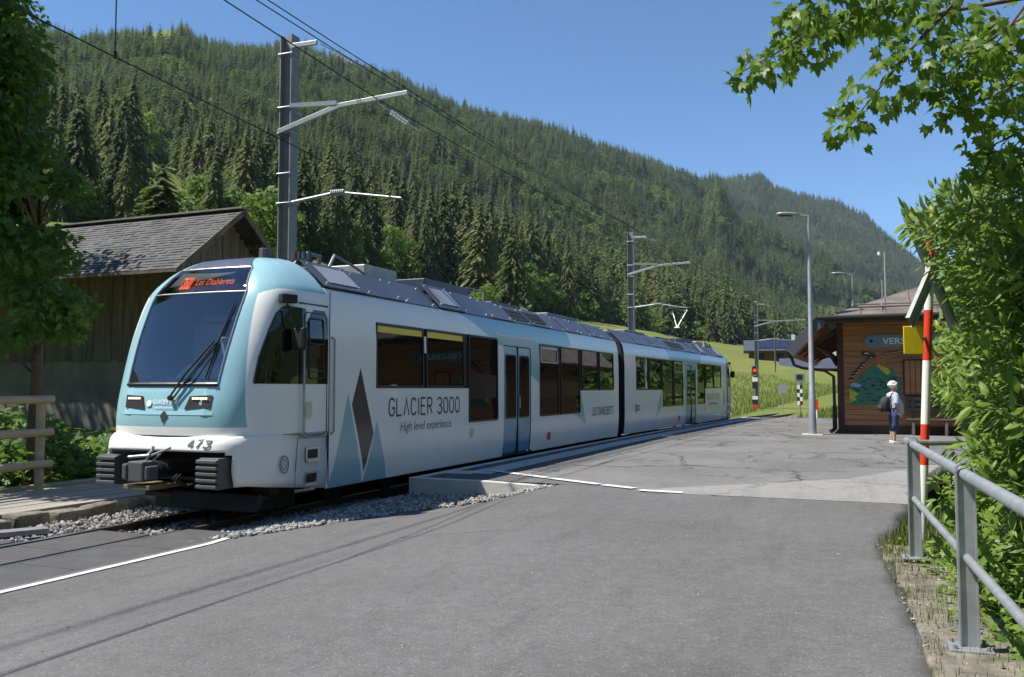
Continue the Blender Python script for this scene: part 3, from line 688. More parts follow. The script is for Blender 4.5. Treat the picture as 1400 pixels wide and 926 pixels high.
M['body2'] = paint('second_carriage_paint', [D2([(5.6, 3.4), (11.7, 3.4), (11.1, 2.80), (6.1, 2.80)]), D2([(8.2, 3.4), (10.35, 3.4), (10.2, .3), (8.4, .3)]), D2([(8.5, 2.4), (7.7, 2.0), (8.5, 1.6)]), D2([(15.3, .3), (16.7, .3), (16.4, .75), (15.6, .62)])],
                   [D2([(4.75, 1.75), (4.0, .72), (4.78, 1.12)])], [D2([(16.02, 1.95), (15.82, 1.5), (15.95, .86), (16.2, 1.2)])])
M['nose'] = paint('cab_paint', [], nose=True); M['bumper'] = paint('bumper_paint', [])
M['doorp'] = paint('door_paint', [], doors=True)
# door leaves: lower third a deeper blue
_g = NG(M['doorp'].node_tree); _b = M['doorp'].node_tree.nodes['Principled BSDF']; _s = _g.N.new('ShaderNodeSeparateXYZ'); _g.put(_s.inputs[0], _g.attr('pc').outputs['Vector'])
_w = _g.math('ADD', .82, _g.math('MULTIPLY', _g.noise(_g.attr('pc').outputs['Vector'], 1.4, 2.), .35))
_g.put(_b.inputs['Base Color'], _g.mix(_g.rng(_g.math('SUBTRACT', _w, _s.outputs[2]), -.06, .12), (.26, .47, .58), (.09, .27, .43)))
m, nt, b = new_mat('tinted_window_glass'); b.inputs['Base Color'].default_value = (.006, .007, .007, 1); b.inputs['Roughness'].default_value = .015; b.inputs['IOR'].default_value = 1.6
b.inputs['Specular IOR Level'].default_value = .6; g = NG(nt); g.bump(g.noise(g.obj(), .8, 2.), .06, .05, b); M['glass'] = m
m, nt, b = new_mat('windscreen_glass'); g = NG(nt)
tr = g.N.new('ShaderNodeBsdfTransparent'); tr.inputs[0].default_value = (.80, .84, .86, 1); gl = g.N.new('ShaderNodeBsdfGlossy'); gl.inputs['Roughness'].default_value = .01
fr = g.N.new('ShaderNodeFresnel'); fr.inputs[0].default_value = 1.65; mx = g.N.new('ShaderNodeMixShader'); g.put(mx.inputs[0], g.math('MULTIPLY_ADD', fr.outputs[0], 1., .13))
nt.links.new(tr.outputs[0], mx.inputs[1]); nt.links.new(gl.outputs[0], mx.inputs[2]); nt.links.new(mx.outputs[0], nt.nodes['Material Output'].inputs[0]); M['screen'] = m
M['roof'] = mat('dark_blue_roof_paint', (.060, .072, .105), .38, .15, .14, 2.5)
M['hatch'] = mat('pale_roof_hatch', (.27, .30, .36), .4, .1, .08, 6)
M['frame'] = mat('window_rubber', (.014, .014, .015), .4)
M['band'] = mat('dark_window_band', (.028, .022, .018), .15, 0, 0)
M['yellow_band'] = mat('yellow_first_class_band', (.80, .60, .03), .4)
M['text_dark'] = mat('dark_lettering', (.045, .045, .05), .5); M['text_grey'] = mat('grey_lettering', (.14, .14, .15), .5); M['text_white'] = mat('white_lettering', (.8, .82, .82), .5)
M['orange_led'] = mat('orange_leds', (.3, .05, .02), .5, emit=((1., .17, .09), .75)); M['led_dim'] = mat('display_dark', (.012, .014, .018), .3)
M['lamp_led'] = mat('headlamp_leds', (.8, .7, .4), .3, emit=((1., .80, .45), 2.))
M['cab_dark'] = mat('cab_lining', (.30, .33, .36), .7); M['cab_light'] = mat('cab_pale_panel', (.7, .72, .72), .6)

train = thing('railcar_train', (TX, NOSE, 0), 'white and pale blue two-car electric train standing at the platform', 'train')
PROF = ([.33, .6, .95, 2.5, 2.9, 3.1, 3.2, 3.27], [1.275, 1.31, 1.325, 1.325, 1.305, 1.27, 1.235, 1.18])
def hw(z): return float(np.interp(z, *PROF))
def side(name, y0, y1, holes, mt, xf, sx=1):
    ys = sorted({y0, y1, *[h[0] for h in holes], *[h[1] for h in holes]}); ys2 = []
    for a, b2 in zip(ys[:-1], ys[1:]): k = max(1, int((b2-a)/1.2)); ys2 += [a+(b2-a)*i/k for i in range(k)]
    ys2.append(ys[-1]); zs = sorted({*PROF[0], *[h[2] for h in holes], *[h[3] for h in holes]}-{0}); zs = [z for z in zs if .33 <= z <= 3.27]
    mb = MB(); ids = {}
    def vid(i, j):
        if (i, j) not in ids: ids[(i, j)] = len(mb.v); mb.v.append((sx*hw(zs[j]), ys2[i], zs[j])); mb.t.append(0)
        return ids[(i, j)]
    for i in range(len(ys2)-1):
        for j in range(len(zs)-1):
            yc, zc = (ys2[i]+ys2[i+1])/2, (zs[j]+zs[j+1])/2
            if any(h[0] < yc < h[1] and h[2] < zc < h[3] for h in holes): continue
            q = (vid(i, j), vid(i+1, j), vid(i+1, j+1), vid(i, j+1)); mb.f.append(q if sx > 0 else q[::-1]); mb.m.append(0)
    return mb.build(name, mt, train, smooth=True, xf=xf, pc=True)
def rrect(y0, y1, z0, z1, r, n=5):
    P = []
    for cy, cz, a0 in ((y1-r, z1-r, 0), (y0+r, z1-r, 90), (y0+r, z0+r, 180), (y1-r, z0+r, 270)):
        for k in range(n+1): a = R(a0+90*k/n); P.append((cy+r*math.cos(a), cz+r*math.sin(a)))
    return P
def xat(z, off): return hw(z)+off
def window(y0, y1, z0, z1, xf, frame=.035, r=.07, off=.0, extra=None, name='window'):
    """glass pane with a rounded rubber frame standing a little proud"""
    mb = MB(); P = rrect(y0+frame*.6, y1-frame*.6, z0+frame*.6, z1-frame*.6, r*.8)
    pane = MB().poly([(xat(z, -.008+off), y, z) for y, z in P]).build(name, M['glass'], train, xf=xf)
    A = rrect(y0, y1, z0, z1, r); B = rrect(y0+frame, y1-frame, z0+frame, z1-frame, max(.01, r-frame*.5)); n = len(A)
    vs = [(xat(z, .012+off), y, z) for y, z in A]+[(xat(z, .012+off), y, z) for y, z in B]+[(xat(z, -.03+off), y, z) for y, z in A]+[(xat(z, -.02+off), y, z) for y, z in B]
    fs = []
    for i in range(n):
        j = (i+1) % n; fs += [(i, j, n+j, n+i), (i, 2*n+i, 2*n+j, j), (n+i, n+j, 3*n+j, 3*n+i)]
    MB().add(vs, fs).build('frame', M['frame'], pane, xf=xf)
    if extra: extra(pane)
    return pane
def decal(name, P, m, xf, parent, off=.004):
    return MB().poly([(xat(z, off), y, z) for y, z in P]).build(name, m, parent, xf=xf)
def band(y0, y1, z0, z1, xf, r=.03):
    return MB().poly([(xat(z, -.012), y, z) for y, z in [(y0, z0), (y1, z0), (y1, z1), (y0, z1)]]).build('window_band', M['band'], train, xf=xf)
def ylw(y0, y1, z):
    return lambda pane, xf: decal('yellow_band', [(y0, z-.10), (y1, z-.10), (y1, z), (y0, z)], M['yellow_band'], xf, pane, -.004)
def carriage(xf, y_end, mt, tag_):
    A, Bz, C, T = 1.79, 1.12, 2.85, None
    holes = [(12.15, 17.05, A, C), (15.60, 17.05, Bz, A), (17.36, 18.96, .36, 2.72), (19.53, 25.9, A-.06, C), (19.53, 22.62, Bz, A-.06)]
    side('side_wall', JOINT, y_end, holes, mt, xf); side('side_wall', JOINT, y_end, [], mt, xf, -1)
    # dark bands behind the panes
    band(12.15, 17.05, A, C, xf); band(15.6, 17.05, Bz, A, xf); band(19.53, 25.9, A-.06, C, xf); band(19.53, 22.62, Bz, A-.06, xf)
    for y0, y1, zz in ((12.15, 13.75, 1.80), (13.84, 15.40, 1.80), (15.62, 17.05, 1.12)):
        ex = None
        if zz > 1.5: ex = lambda p, y0=y0, y1=y1: decal('yellow_band', [(y0+.045, 2.695), (y1-.045, 2.695), (y1-.045, 2.800), (y0+.045, 2.800)], M['yellow_band'], xf, p, -.003)
        window(y0, y1, zz, 2.85, xf, extra=ex if tag_ == 1 else None)
    for k, (y0, y1, zz) in enumerate(((19.53, 20.93, 1.12), (21.08, 22.62, 1.12), (22.78, 24.30, 1.74), (24.44, 25.90, 1.74))):
        def vent(p, y0=y0, y1=y1):                          # opening top light with a pale frame
            q = rrect(y0+.09, y1-.09, 2.40, 2.78, .03); w = rrect(y0+.13, y1-.13, 2.44, 2.74, .02); n = len(q)
            MB().add([(xat(z, .006), y, z) for y, z in q]+[(xat(z, .006), y, z) for y, z in w], [(i, (i+1) % n, n+(i+1) % n, n+i) for i in range(n)]).build('top_light_frame', M['silver'], p, xf=xf, solid=.012)
        window(y0, y1, zz, 2.85, xf, extra=vent if k == 0 else None)
    # double door: recess, two leaves with tall panes
    MB().box(1.15, 1.20, 17.30, 19.0, .33, 2.75).build('door_recess', M['under'], train, xf=xf)
    for y0, y1 in ((17.385, 18.148), (18.172, 18.935)):
        leaf = MB(); zs = [.38, .6, .95, 2.5, 2.70]; P = rrect(y0, y1, .38, 2.70, .02, 2)
        dz0, dz1 = 1.16, 2.50; gy0, gy1 = y0+.11, y1-.11
        for a, b2, c, d in ((y0, gy0, .38, 2.70), (gy1, y1, .38, 2.70), (gy0, gy1, .38, dz0), (gy0, gy1, dz1, 2.70)):
            zz = [c]+[z for z in zs if c < z < d]+[d]
            for q in range(len(zz)-1):
                leaf.poly([(xat(zz[q], -.012), a, zz[q]), (xat(zz[q], -.012), b2, zz[q]), (xat(zz[q+1], -.012), b2, zz[q+1]), (xat(zz[q+1], -.012), a, zz[q+1])])
        lf = leaf.build('door', M['doorp'], train, xf=xf, pc=True, solid=.03)
        P = rrect(gy0-.02, gy1+.02, dz0-.02, dz1+.02, .06)
        MB().poly([(xat(z, -.006), y, z) for y, z in P]).build('pane', M['glass'], lf, xf=xf)
        A2 = rrect(gy0-.03, gy1+.03, dz0-.03, dz1+.03, .07); B2 = rrect(gy0, gy1, dz0, dz1, .05); n = len(A2)
        MB().add([(xat(z, .002), y, z) for y, z in A2]+[(xat(z, .002), y, z) for y, z in B2], [(i, (i+1) % n, n+(i+1) % n, n+i) for i in range(n)]).build('pane_seal', M['frame'], lf, xf=xf)
    MB().box(1.28, 1.335, 18.152, 18.168, .38, 2.70).build('door_seal', M['frame'], train, xf=xf)
    MB().box(1.30, 1.345, 17.36, 18.96, .335, .375).build('door_step', M['under'], train, xf=xf)
    MB().tube([(1.345, 18.23, 1.35), (1.345, 18.23, 1.62)], .015, 6).build('door_button', M['silver'], train, xf=xf)
    MB().box(1.31, 1.318, 16.9, 19.4, 2.91, 2.94).build('door_track', M['nose'], train, xf=xf, pc=True)
    decal('red_marker', [(20.05, .54), (20.32, .54), (20.32, .72), (20.05, .72)], M['red'], xf, train, .005)
    MB().tube([(1.30, 15.75, 0.92), (1.335, 15.75, 0.92)], .09, 16).build('filler_flap', M['silver'], train, xf=xf)
    # roof: deck, sloping dark panels, pale hatches, equipment
    MB().prism([(1.18, JOINT, 3.27), (.74, JOINT, 3.60), (-.74, JOINT, 3.60), (-1.18, JOINT, 3.27)], (0, y_end-JOINT, 0)).build('roof_deck', M['roof'], train, xf=xf)
    ybr = [JOINT+.03, 12.05, 13.3, 14.6, 15.7, 17.0, 18.3, 19.5, 20.7, 21.9, 23.1, 24.3, 25.3, y_end-.02]
    def slope(y0, y1, t0=0., t1=1., h=.0, th=.022, topz=3.70, m='roof', nm='roof_panel', par=train, sx=1):
        p0 = Vector((sx*1.195, 0, 3.285)); p1 = Vector((sx*.735, 0, topz)); nrm = Vector((sx*(topz-3.285), 0, .46)).normalized()
        a, c = p0.lerp(p1, t0)+nrm*h, p0.lerp(p1, t1)+nrm*h
        sh = .25*(t0), .25*(t1)
        pts = [(a.x, y0, a.z), (a.x, y1, a.z), (c.x, y1, c.z), (c.x, y0, c.z)]
        return MB().prism(pts, -nrm*th).build(nm, M[m], par, xf=xf, bevel=.006)
    for k in range(len(ybr)-1):
        y0, y1 = ybr[k]+.008, ybr[k+1]-.008; h = .03 if k in (0, 3) else (.015 if k % 2 else .0)
        tz = 3.76 if k in (3, 4) else 3.70
        p = slope(y0, y1, h=h, topz=tz); slope(y0, y1, sx=-1, topz=tz)
        if k in (0, 3): slope(y0+.22, y1-.12, .16, .84, .042, .01, tz, 'hatch', 'hatch', p)
        if k in (6, 7):                                     # perforated grilles
            for q in range(7):
                for s_ in range(3): slope(y0+.1+q*.15, y0+.21+q*.15, .15+s_*.24, .33+s_*.24, .012+.015*(k % 2), .01, tz, 'under', 'grille_slot', p)
        for q in (.12, .88):
            for s_ in (.12, .9):
                pz = Vector((1.195, 0, 3.285)).lerp(Vector((.735, 0, tz)), s_); MB().tube([(pz.x, y0+(y1-y0)*q, pz.z+h), (pz.x+.02, y0+(y1-y0)*q, pz.z+.02+h)], .007, 6).build('bolt', M['silver'], p, xf=xf)
    bx = lambda nm, x0, x1, y0, y1, z0, z1, m='grey_plastic': MB().box(x0, x1, y0, y1, z0, z1).build(nm, M[m], train, xf=xf, bevel=.02)
    bx('roof_box', -.1, .62, 12.9, 14.0, 3.66, 3.93, 'galv'); bx('roof_box', -.65, -.15, 12.6, 14.1, 3.66, 3.90)
    bx('air_conditioner', -.7, .66, 15.0, 17.0, 3.66, 3.93, 'roof'); bx('roof_box', -.6, .5, 18.6, 20.4, 3.66, 3.82); bx('vent_dome', -.3, .3, 20.9, 21.4, 3.66, 3.86, 'white')
    bx('roof_box', -.6, .55, 22.2, 24.6, 3.66, 3.84, 'galv_dark')
    MB().tube([(.68, 11.75, 3.72), (.66, 11.9, 3.90), (.5, 12.15, 3.98), (.62, 12.55, 3.84), (.7, 12.8, 3.72)], .025, 6).tube([(.4, 11.2, 3.7), (.45, 11.5, 3.92), (.4, 11.9, 3.93), (.2, 12.1, 3.7)], .035, 6).build('roof_pipe', M['galv_dark'], train, xf=xf)
    for k in range(4): MB().tube([(.35+.09*k, 11.30, 3.68), (.35+.09*k, 11.30, 3.92)], [.05, .03], 8).tube([(.35+.09*k, 11.30, 3.76), (.35+.09*k, 11.30, 3.79)], .07, 8).build('insulator', mat('brown_ceramic', (.12, .055, .04), .3) if k == 0 and 'cer' not in M else M['roof'], train, xf=xf)
    MB().tube([(.45, 17.3, 3.7), (.45, 17.3, 4.0), (.45, 18.2, 4.0), (.45, 18.2, 3.7)], .014, 5).tube([(.2, 17.3, 4.0), (.2, 18.2, 4.0)], .012, 5).build('roof_rail', M['galv'], train, xf=xf)
    # end wall and underframe
    MB().prism([(1.26, y_end, .34), (1.31, y_end, .95), (1.31, y_end, 2.5), (1.17, y_end, 3.25), (-1.17, y_end, 3.25), (-1.31, y_end, 2.5), (-1.31, y_end, .95), (-1.26, y_end, .34)], (0, -.06, 0)).build('end_wall', M['under'], train, xf=xf)
    MB().box(-1.15, 1.15, NOSE+.75, y_end-.1, .36, .50).build('floor_frame', M['under'], train, xf=xf)
    for yc in (12.9, 22.9):
        bg = MB().box(-.9, .9, yc-1.2, yc+1.2, .30, .48)
        for s_ in (-1, 1): bg.box(s_*.82-.05, s_*.82+.05, yc-1.25, yc+1.25, .22, .42)
        bo = bg.build('bogie', M['under'], train, xf=xf, bevel=.02)
        for q in (-.85, .85):
            for s_ in (-1, 1):
                MB().tube([(s_*.47, yc+q, .345), (s_*.60, yc+q, .345)], .345, 24).tube([(s_*.60, yc+q, .345), (s_*.66, yc+q, .345)], .12, 12).build('wheel', M['dark_metal'], bo, xf=xf)
    # ---- cab
    zt = [1.17, 1.3, 1.6, 1.84, 2.3, 2.8, 3.1, 3.3, 3.5, 3.6, 3.68, 3.73, 3.75]; yt = [8.99, 8.98, 9.01, 9.07, 9.21, 9.41, 9.56, 9.70, 9.90, 10.05, 10.25, 10.55, 10.82]
    WZ = PROF[0]+[3.45, 3.6, 3.7, 3.75]; WX = PROF[1]+[1.02, .82, .62, .40]
    def sm(x, X, Y):                                       # smooth curve through the table
        X = np.array(X); Y = np.array(Y); i = int(np.clip(np.searchsorted(X, x)-1, 0, len(X)-2)); h = X[i+1]-X[i]; t = (x-X[i])/h
        s_ = np.gradient(Y, X); return float((2*t**3-3*t**2+1)*Y[i]+(t**3-2*t**2+t)*h*s_[i]+(-2*t**3+3*t**2)*Y[i+1]+(t**3-t**2)*h*s_[i+1])
    y0f = lambda z: sm(z, zt, yt); Wf = lambda z: float(np.interp(z, WZ, WX))
    U = [0, .25, .5, .66, .76, .84, .90, .95, .985, 1.0]; DY = [0, .008, .035, .10, .17, .27, .40, .60, .86, 1.15]
    def nose_y(x, z):
        y0 = y0f(z); k = (JOINT-y0)/1.84; return y0+k*float(np.interp(abs(x)/Wf(z), U, DY)) if True else 0
    ww = lambda z: float(np.interp(z, [1.17, 1.84, 2.5, 3.1, 3.5, 3.75], [.76, .77, .80, .81, .64, .36]))
    zr_ = [1.17, 1.22, 1.28, 1.36, 1.46, 1.58, 1.70, 1.80, 1.84, 1.95, 2.1, 2.3, 2.5, 2.7, 2.9, 3.0, 3.1, 3.18, 3.26, 3.34, 3.42, 3.5, 3.56, 3.62, 3.67, 3.71, 3.74, 3.75]
    ss = [0, .12, .25, .38, .5]; so_ = [.56, .62, .68, .73, .78, .82, .86, .89, .92, .95, .975, 1.0]
    def grid_pt(s_, z, off=0.):
        W = Wf(z); x = ww(z)*s_/.5 if s_ <= .5 else ww(z)+(W-ww(z))*(s_-.5)/.5
        return x, nose_y(x, z)+off
    S = [-s_ for s_ in (ss+so_)[:0:-1]]+ss+so_
    body = MB(); gls = MB(); blk = MB(); n = len(S)
    side_hole = [(9.62, JOINT-.06, 1.85, 2.92)]
    P = []
    for z in zr_:
        row = []
        for s_ in S: x, y = grid_pt(abs(s_), z); row.append((math.copysign(x, s_) if s_ else 0., y, z))
        row = [(-Wf(z), JOINT, z)]+row+[(Wf(z), JOINT, z)]
        P.append(row)
    n += 2
    flat = [p for r_ in P for p in r_]
    fb = []; fgl = []; fdk = []
    for i in range(len(zr_)-1):
        zc = (zr_[i]+zr_[i+1])/2
        for j in range(n-1):
            q = (i*n+j, i*n+j+1, (i+1)*n+j+1, (i+1)*n+j)
            sc_ = abs(S[j-1]+S[j])/2 if 0 < j < n-2 else 1.
            if sc_ < .5 and 1.84 < zc < 3.5: fgl.append(q)
            elif sc_ < .5 and zc > 3.5: fdk.append(q)
            else: fb.append(q)
    def cab_part(name, fs, m, par=train, sh=True, **k):
        mb = MB(); used = sorted({i for f in fs for i in f}); mp = {i: k2 for k2, i in enumerate(used)}
        mb.add([flat[i] for i in used], [tuple(mp[i] for i in f) for f in fs]); return mb.build(name, m, par, smooth=sh, xf=xf, **k)
    cab = cab_part('cab', fb, M['nose'], pc=True); cab_part('front_roof_panel', fdk, M['roof'], pc=True)
    ws = cab_part('windscreen', fgl, M['screen'])
    # windscreen surround and the display line
    def edge(pts, r, nm, m, par): return MB().tube([(x, nose_y(x, z)-.006, z) for x, z in pts], r, 6).build(nm, M[m], par, xf=xf)
    rim = [(-ww(z), z) for z in np.linspace(1.84, 3.5, 14)]+[(x, 3.5) for x in np.linspace(-.6, .6, 9)]+[(ww(z), z) for z in np.linspace(3.5, 1.84, 14)]
    edge(rim, .012, 'screen_trim', 'silver', ws)
    edge([(x, 1.84) for x in np.linspace(-.77, .77, 11)], .028, 'screen_gasket', 'frame', ws)
    edge([(x, 3.115) for x in np.linspace(-.8, .8, 11)], .010, 'screen_divider', 'silver', ws)
    # display
    dis = MB().poly([(x, nose_y(x, z)+.035, z) for x, z in ((-.70, 3.15), (.74, 3.15), (.62, 3.46), (-.58, 3.46))]).build('destination_display', M['led_dim'], train, xf=xf)
    # cab interior
    MB().box(-1.12, 1.12, 10.55, 10.60, 1.2, 3.3).build('cab_back_wall', M['cab_dark'], train, xf=xf)
    MB().prism([(-.95, 9.22, 1.80), (.95, 9.22, 1.80), (.95, 9.75, 1.95), (-.95, 9.75, 1.95)], (0, 0, -.4)).build('cab_desk', M['cab_dark'], train, xf=xf)
    MB().prism([(-.35, 9.5, 1.92), (.55, 9.5, 1.92), (.42, 9.62, 2.12), (-.22, 9.62, 2.12)], (0, .2, 0)).build('desk_hood', M['cab_light'], train, xf=xf, bevel=.04)
    MB().box(-.62, .70, 10.42, 10.48, 2.80, 2.87).build('pale_cab_bar', M['cab_light'], train, xf=xf)  # pale bar across the cab, high behind the windscreen
    MB().box(-.22, .22, 10.2, 10.32, 1.9, 2.55).build('driver_seat', M['cab_dark'], train, xf=xf, bevel=.04)
    MB().box(-.9, -.3, 10.5, 10.54, 1.4, 2.75).build('cab_door', M['cab_light'], train, xf=xf)
    # front lower: lamp plate with headlights
    def face(pts, off): return [(x, nose_y(x, z)-off, z) for x, z in pts]
    def fpatch(name, x0, x1, z0, z1, m, off, par, slant=0, seg=5):
        mb = MB(); vs = []
        for k in range(seg+1):
            t = k/seg; x = x0+(x1-x0)*t
            vs += [(x, nose_y(x, z0)-off, z0+slant*t), (x, nose_y(x, z1)-off, z1+slant*t)]
        mb.add(vs, [(2*k, 2*k+2, 2*k+3, 2*k+1) for k in range(seg)]); return mb.build(name, m, par, xf=xf, solid=.01)
    lampp = fpatch('lamp_plate', -.76, .76, 1.44, 1.80, mat('pale_blue_plate', (.31, .56, .66), .3, 0, 0, coat=.3) if 'plate' not in M else M['plate'], .004, train, 0, 12)
    M['plate'] = lampp.data.materials[0]
    for s_ in (-1, 1):
        hl = MB(); q = [(s_*.34, 1.515), (s_*.72, 1.53), (s_*.735, 1.70), (s_*.40, 1.685)]
        hl.poly(face(q, .010)); h_ = hl.build('headlight', M['black'], train, xf=xf, solid=.004)
        for k in range(6):
            x = s_*(.46+.04*k); MB().box(x-.012, x+.012, nose_y(x, 1.655)-.02, nose_y(x, 1.655)-.012, 1.645, 1.668).build('lamp_led', M['lamp_led'], h_, xf=xf)
    tri = MB().poly(face([(.02, 1.50), (-.05, 1.43), (.0, 1.33), (.08, 1.43)], .012)).build('front_emblem', M['text_dark'], train, xf=xf)
    MB().poly([(x, nose_y(x, z)-.012, z) for x, z in [(-.27+.045*math.cos(a), 1.59+.045*math.sin(a)) for a in np.linspace(0, 6.283, 20, False)]]).build('round_emblem', M['text_white'], train, xf=xf)
    # wipers
    wp = MB(); f_ = lambda x, z, o: (x, nose_y(x, z)-o, z)
    wp.tube([f_(.10, 1.66, .05), f_(.30, 1.98, .07), f_(.62, 2.42, .06)], .014, 6).tube([f_(.17, 1.66, .05), f_(.40, 1.98, .075), f_(.66, 2.40, .06)], .012, 6)
    wp.tube([f_(.12, 1.66, .02), f_(.12, 1.66, .07)], .035, 8)
    wo = wp.build('wiper_arm', M['frame'], train, xf=xf)
    MB().tube([f_(.60, 1.92, .03), f_(.66, 2.4, .03), f_(.72, 2.95, .03)], [.010, .018, .008], 6).build('wiper_blade', M['frame'], wo, xf=xf)
    # bumper shell with its opening
    def by(x, z): return nose_y(min(abs(x), 1.30), 1.2)-.05*math.sin(min(1, (z-.33)/.84)*math.pi)-.075*min(1, abs(x)/.9)**2-.02
    zb = [.35, .45, .6, .72, .80, .87, .93, .97, 1.0, 1.05, 1.12, 1.15, 1.165]; xb = list(np.linspace(0, .9, 10))+[1.0, 1.07, 1.12, 1.16, 1.20, 1.235, 1.265, 1.285]
    xb = [-x for x in xb[:0:-1]]+xb; bm = MB(); nb = len(xb)+2
    for z in zb:
        ins = .05*smooth(1.10, 1.165, z)*1.; row = [(-1.318+.02*(z < .5), JOINT-.02, z)]+[(x, by(x, z)+float(ins), z) for x in xb]+[(1.318-.02*(z < .5), JOINT-.02, z)]
        row = [(a, c_, z+.17*float(1-smooth(.35, .75, z))*float(np.clip(1-(c_-9.25)/1.5, 0, 1))) for a, c_, z in row]
        bm.v += row; bm.t += [0]*nb
    def hole(x, z):
        zt_ = .985-max(0, abs(x)-.95)**2*6
        return abs(x) < 1.075 and z < zt_
    for i in range(len(zb)-1):
        for j in range(nb-1):
            q = [i*nb+j, i*nb+j+1, (i+1)*nb+j+1, (i+1)*nb+j]; xc = sum(bm.v[k][0] for k in q)/4; zc = (zb[i]+zb[i+1])/2; yc = sum(bm.v[k][1] for k in q)/4
            if hole(xc, zc) and yc < 9.9: continue
            bm.f.append(tuple(q)); bm.m.append(0)
    if tag_ == 1: M['bumper_bvh'] = BVHTree.FromPolygons([Vector(v) for v in bm.v], bm.f)
    bmp = bm.build('bumper', M['bumper'], train, smooth=True, xf=xf, pc=True, solid=.07)
    MB().prism([(x, by(x, 1.165)+.06, 1.160) for x in xb]+[(1.29, JOINT-.03, 1.160), (-1.29, JOINT-.03, 1.160)], (0, 0, .012)).build('bumper_shelf', M['bumper'], bmp, xf=xf, pc=True)
    MB().box(-1.15, 1.15, 10.0, 10.05, .35, 1.15).build('front_bulkhead', M['black'], train, xf=xf)
    for z_, h_ in ((.72, .08), (.94, .06)): MB().box(-1.0, 1.0, 9.55, 9.62, z_, z_+h_).build('cross_beam', M['under'], train, xf=xf)
    # coupler
    cp = MB().box(-.13, .13, 8.52, 8.78, .60, .86); cp.box(-.20, -.12, 8.50, 8.72, .63, .83); cp.box(.11, .19, 8.54, 8.74, .62, .80)
    cpo = cp.build('coupler', M['grey_plastic'], train, xf=xf, bevel=.02)
    cy = MB()
    for k in range(7): cy.tube([(.0, 8.80+.06*k, .73), (.0, 8.845+.06*k, .73)], .115 if k % 2 else .10, 16)
    cy.tube([(0, 9.2, .73), (0, 10.0, .73)], .07, 12).build('coupler_shaft', M['dark_metal'], cpo, xf=xf)
    MB().tube([(.02, 8.68, .84), (.05, 8.70, .95), (.10, 8.72, 1.0), (.12, 8.7, 1.05)], .018, 6).tube([(.05, 8.72, .92), (.28, 8.66, .98), (.50, 8.60, 1.04)], .015, 6).tube([(-.25, 8.66, .90), (.08, 8.68, .93)], .02, 6).tube([(.10, 8.72, .86), (.22, 8.72, .95)], .012, 6).build('coupler_lever', M['galv'], cpo, xf=xf)
    MB().box(-.22, .22, 8.55, 9.1, .50, .56).build('coupler_bracket', mat('dirty_brass', (.20, .15, .08), .6, .3, .3, 20) if 'brass' not in M else M['brass'], cpo, xf=xf, bevel=.01)
    for k, (x_, c_) in enumerate(((.24, (.02, .25, .2)), (.30, (.3, .02, .02)))): MB().tube([(x_, 9.0, .66), (x_+.05, 8.86, .62), (x_+.12, 9.0, .52), (x_+.2, 9.3, .6)], .016, 6).build('brake_hose', M['black'], cpo, xf=xf)
    # ribbed anti-climbers left and right
    for s_ in (-1, 1):
        x0 = s_*.85; bf = MB().box(x0-.16, x0+.16, 8.90, 9.45, .50, .90)
        bo = bf.build('buffer_block', M['grey_plastic'], train, xf=xf, bevel=.015)
        for k in range(5): z0 = .505+.079*k; MB().prism([(x0-.165, 8.905, z0), (x0-.165, 8.905, z0+.066), (x0-.165, 8.84, z0+.052), (x0-.165, 8.84, z0+.014)], (.33, 0, 0)).build('buffer_rib', M['grey_plastic'], bo, xf=xf, bevel=.006)
    pl = MB().prism([(-.35, 9.52, .38), (-.35, 9.60, .38), (-.35, 9.60, .19), (-.35, 9.46, .16)], (1.5, 0, 0)); pl.box(-.9, 1.1, 9.6, 9.8, .27, .34)
    MB().box(-.85, .85, 9.75, 10.7, .10, .55).build('gear_housing', M['black'], train, xf=xf)
    pl.build('rail_guard', mat('dark_blue_steel', (.016, .018, .022), .45, .3) if 'plow' not in M else M['plow'], train, xf=xf, bevel=.015)
    # cab side: window, door, handrails, steps, mirror
    for s_ in ((1,) if tag_ == 1 else (-1, 1)):
        xo = lambda y, z, o: (s_*(next_x(y, z)+o), y, z)
        def next_x(y, z):                                   # half width of the cab at station y
            if y >= JOINT-.02: return hw(z)
            lo, hi = .3, Wf(z)
            for _ in range(30):
                md = (lo+hi)/2
                if nose_y(md, z) < y: lo = md
                else: hi = md
            return lo
        Q = [(9.42, 1.85), (10.20, 1.85), (10.20, 2.90), (9.86, 2.90), (9.74, 2.83)]
        vs = []; fs = []; NZ = 9; NY = 8
        for a in range(NZ+1):
            z = 1.85+1.06*a/NZ; yl = float(np.interp(z, [1.85, 2.2, 2.6, 2.80, 2.88, 2.91], [9.36, 9.47, 9.64, 9.75, 9.84, 9.93]))
            if z < 1.90: yl += .03
            for c in range(NY+1): y = yl+(10.19-yl)*c/NY; vs.append(xo(y, z, .006))
        for a in range(NZ):
            for c in range(NY): i = a*(NY+1)+c; fs.append((i, i+1, i+NY+2, i+NY+1))
        cw = MB().add(vs, fs).build('cab_window', M['glass'], train, smooth=True, xf=xf)
        def ribbon(nm, P, w, m, par, off): return MB().ring([xo(y, z, off) for y, z in P], w, 6).build(nm, M[m], par, xf=xf)
        ribbon('cab_window_seal', [(9.38, 1.86), (10.19, 1.86), (10.19, 2.91), (9.93, 2.91), (9.84, 2.88), (9.75, 2.80), (9.64, 2.6), (9.47, 2.2)], .016, 'frame', cw, .006)
        # cab door: dark upper half with an inner window, white lower half outlined by its gap
        cdz = [(10.21, 1.85), (10.80, 1.85), (10.80, 2.84), (10.74, 2.91), (10.21, 2.91)]
        zc_ = [1.85, 2.1, 2.3, 2.5, 2.7, 2.8, 2.88, 2.91]
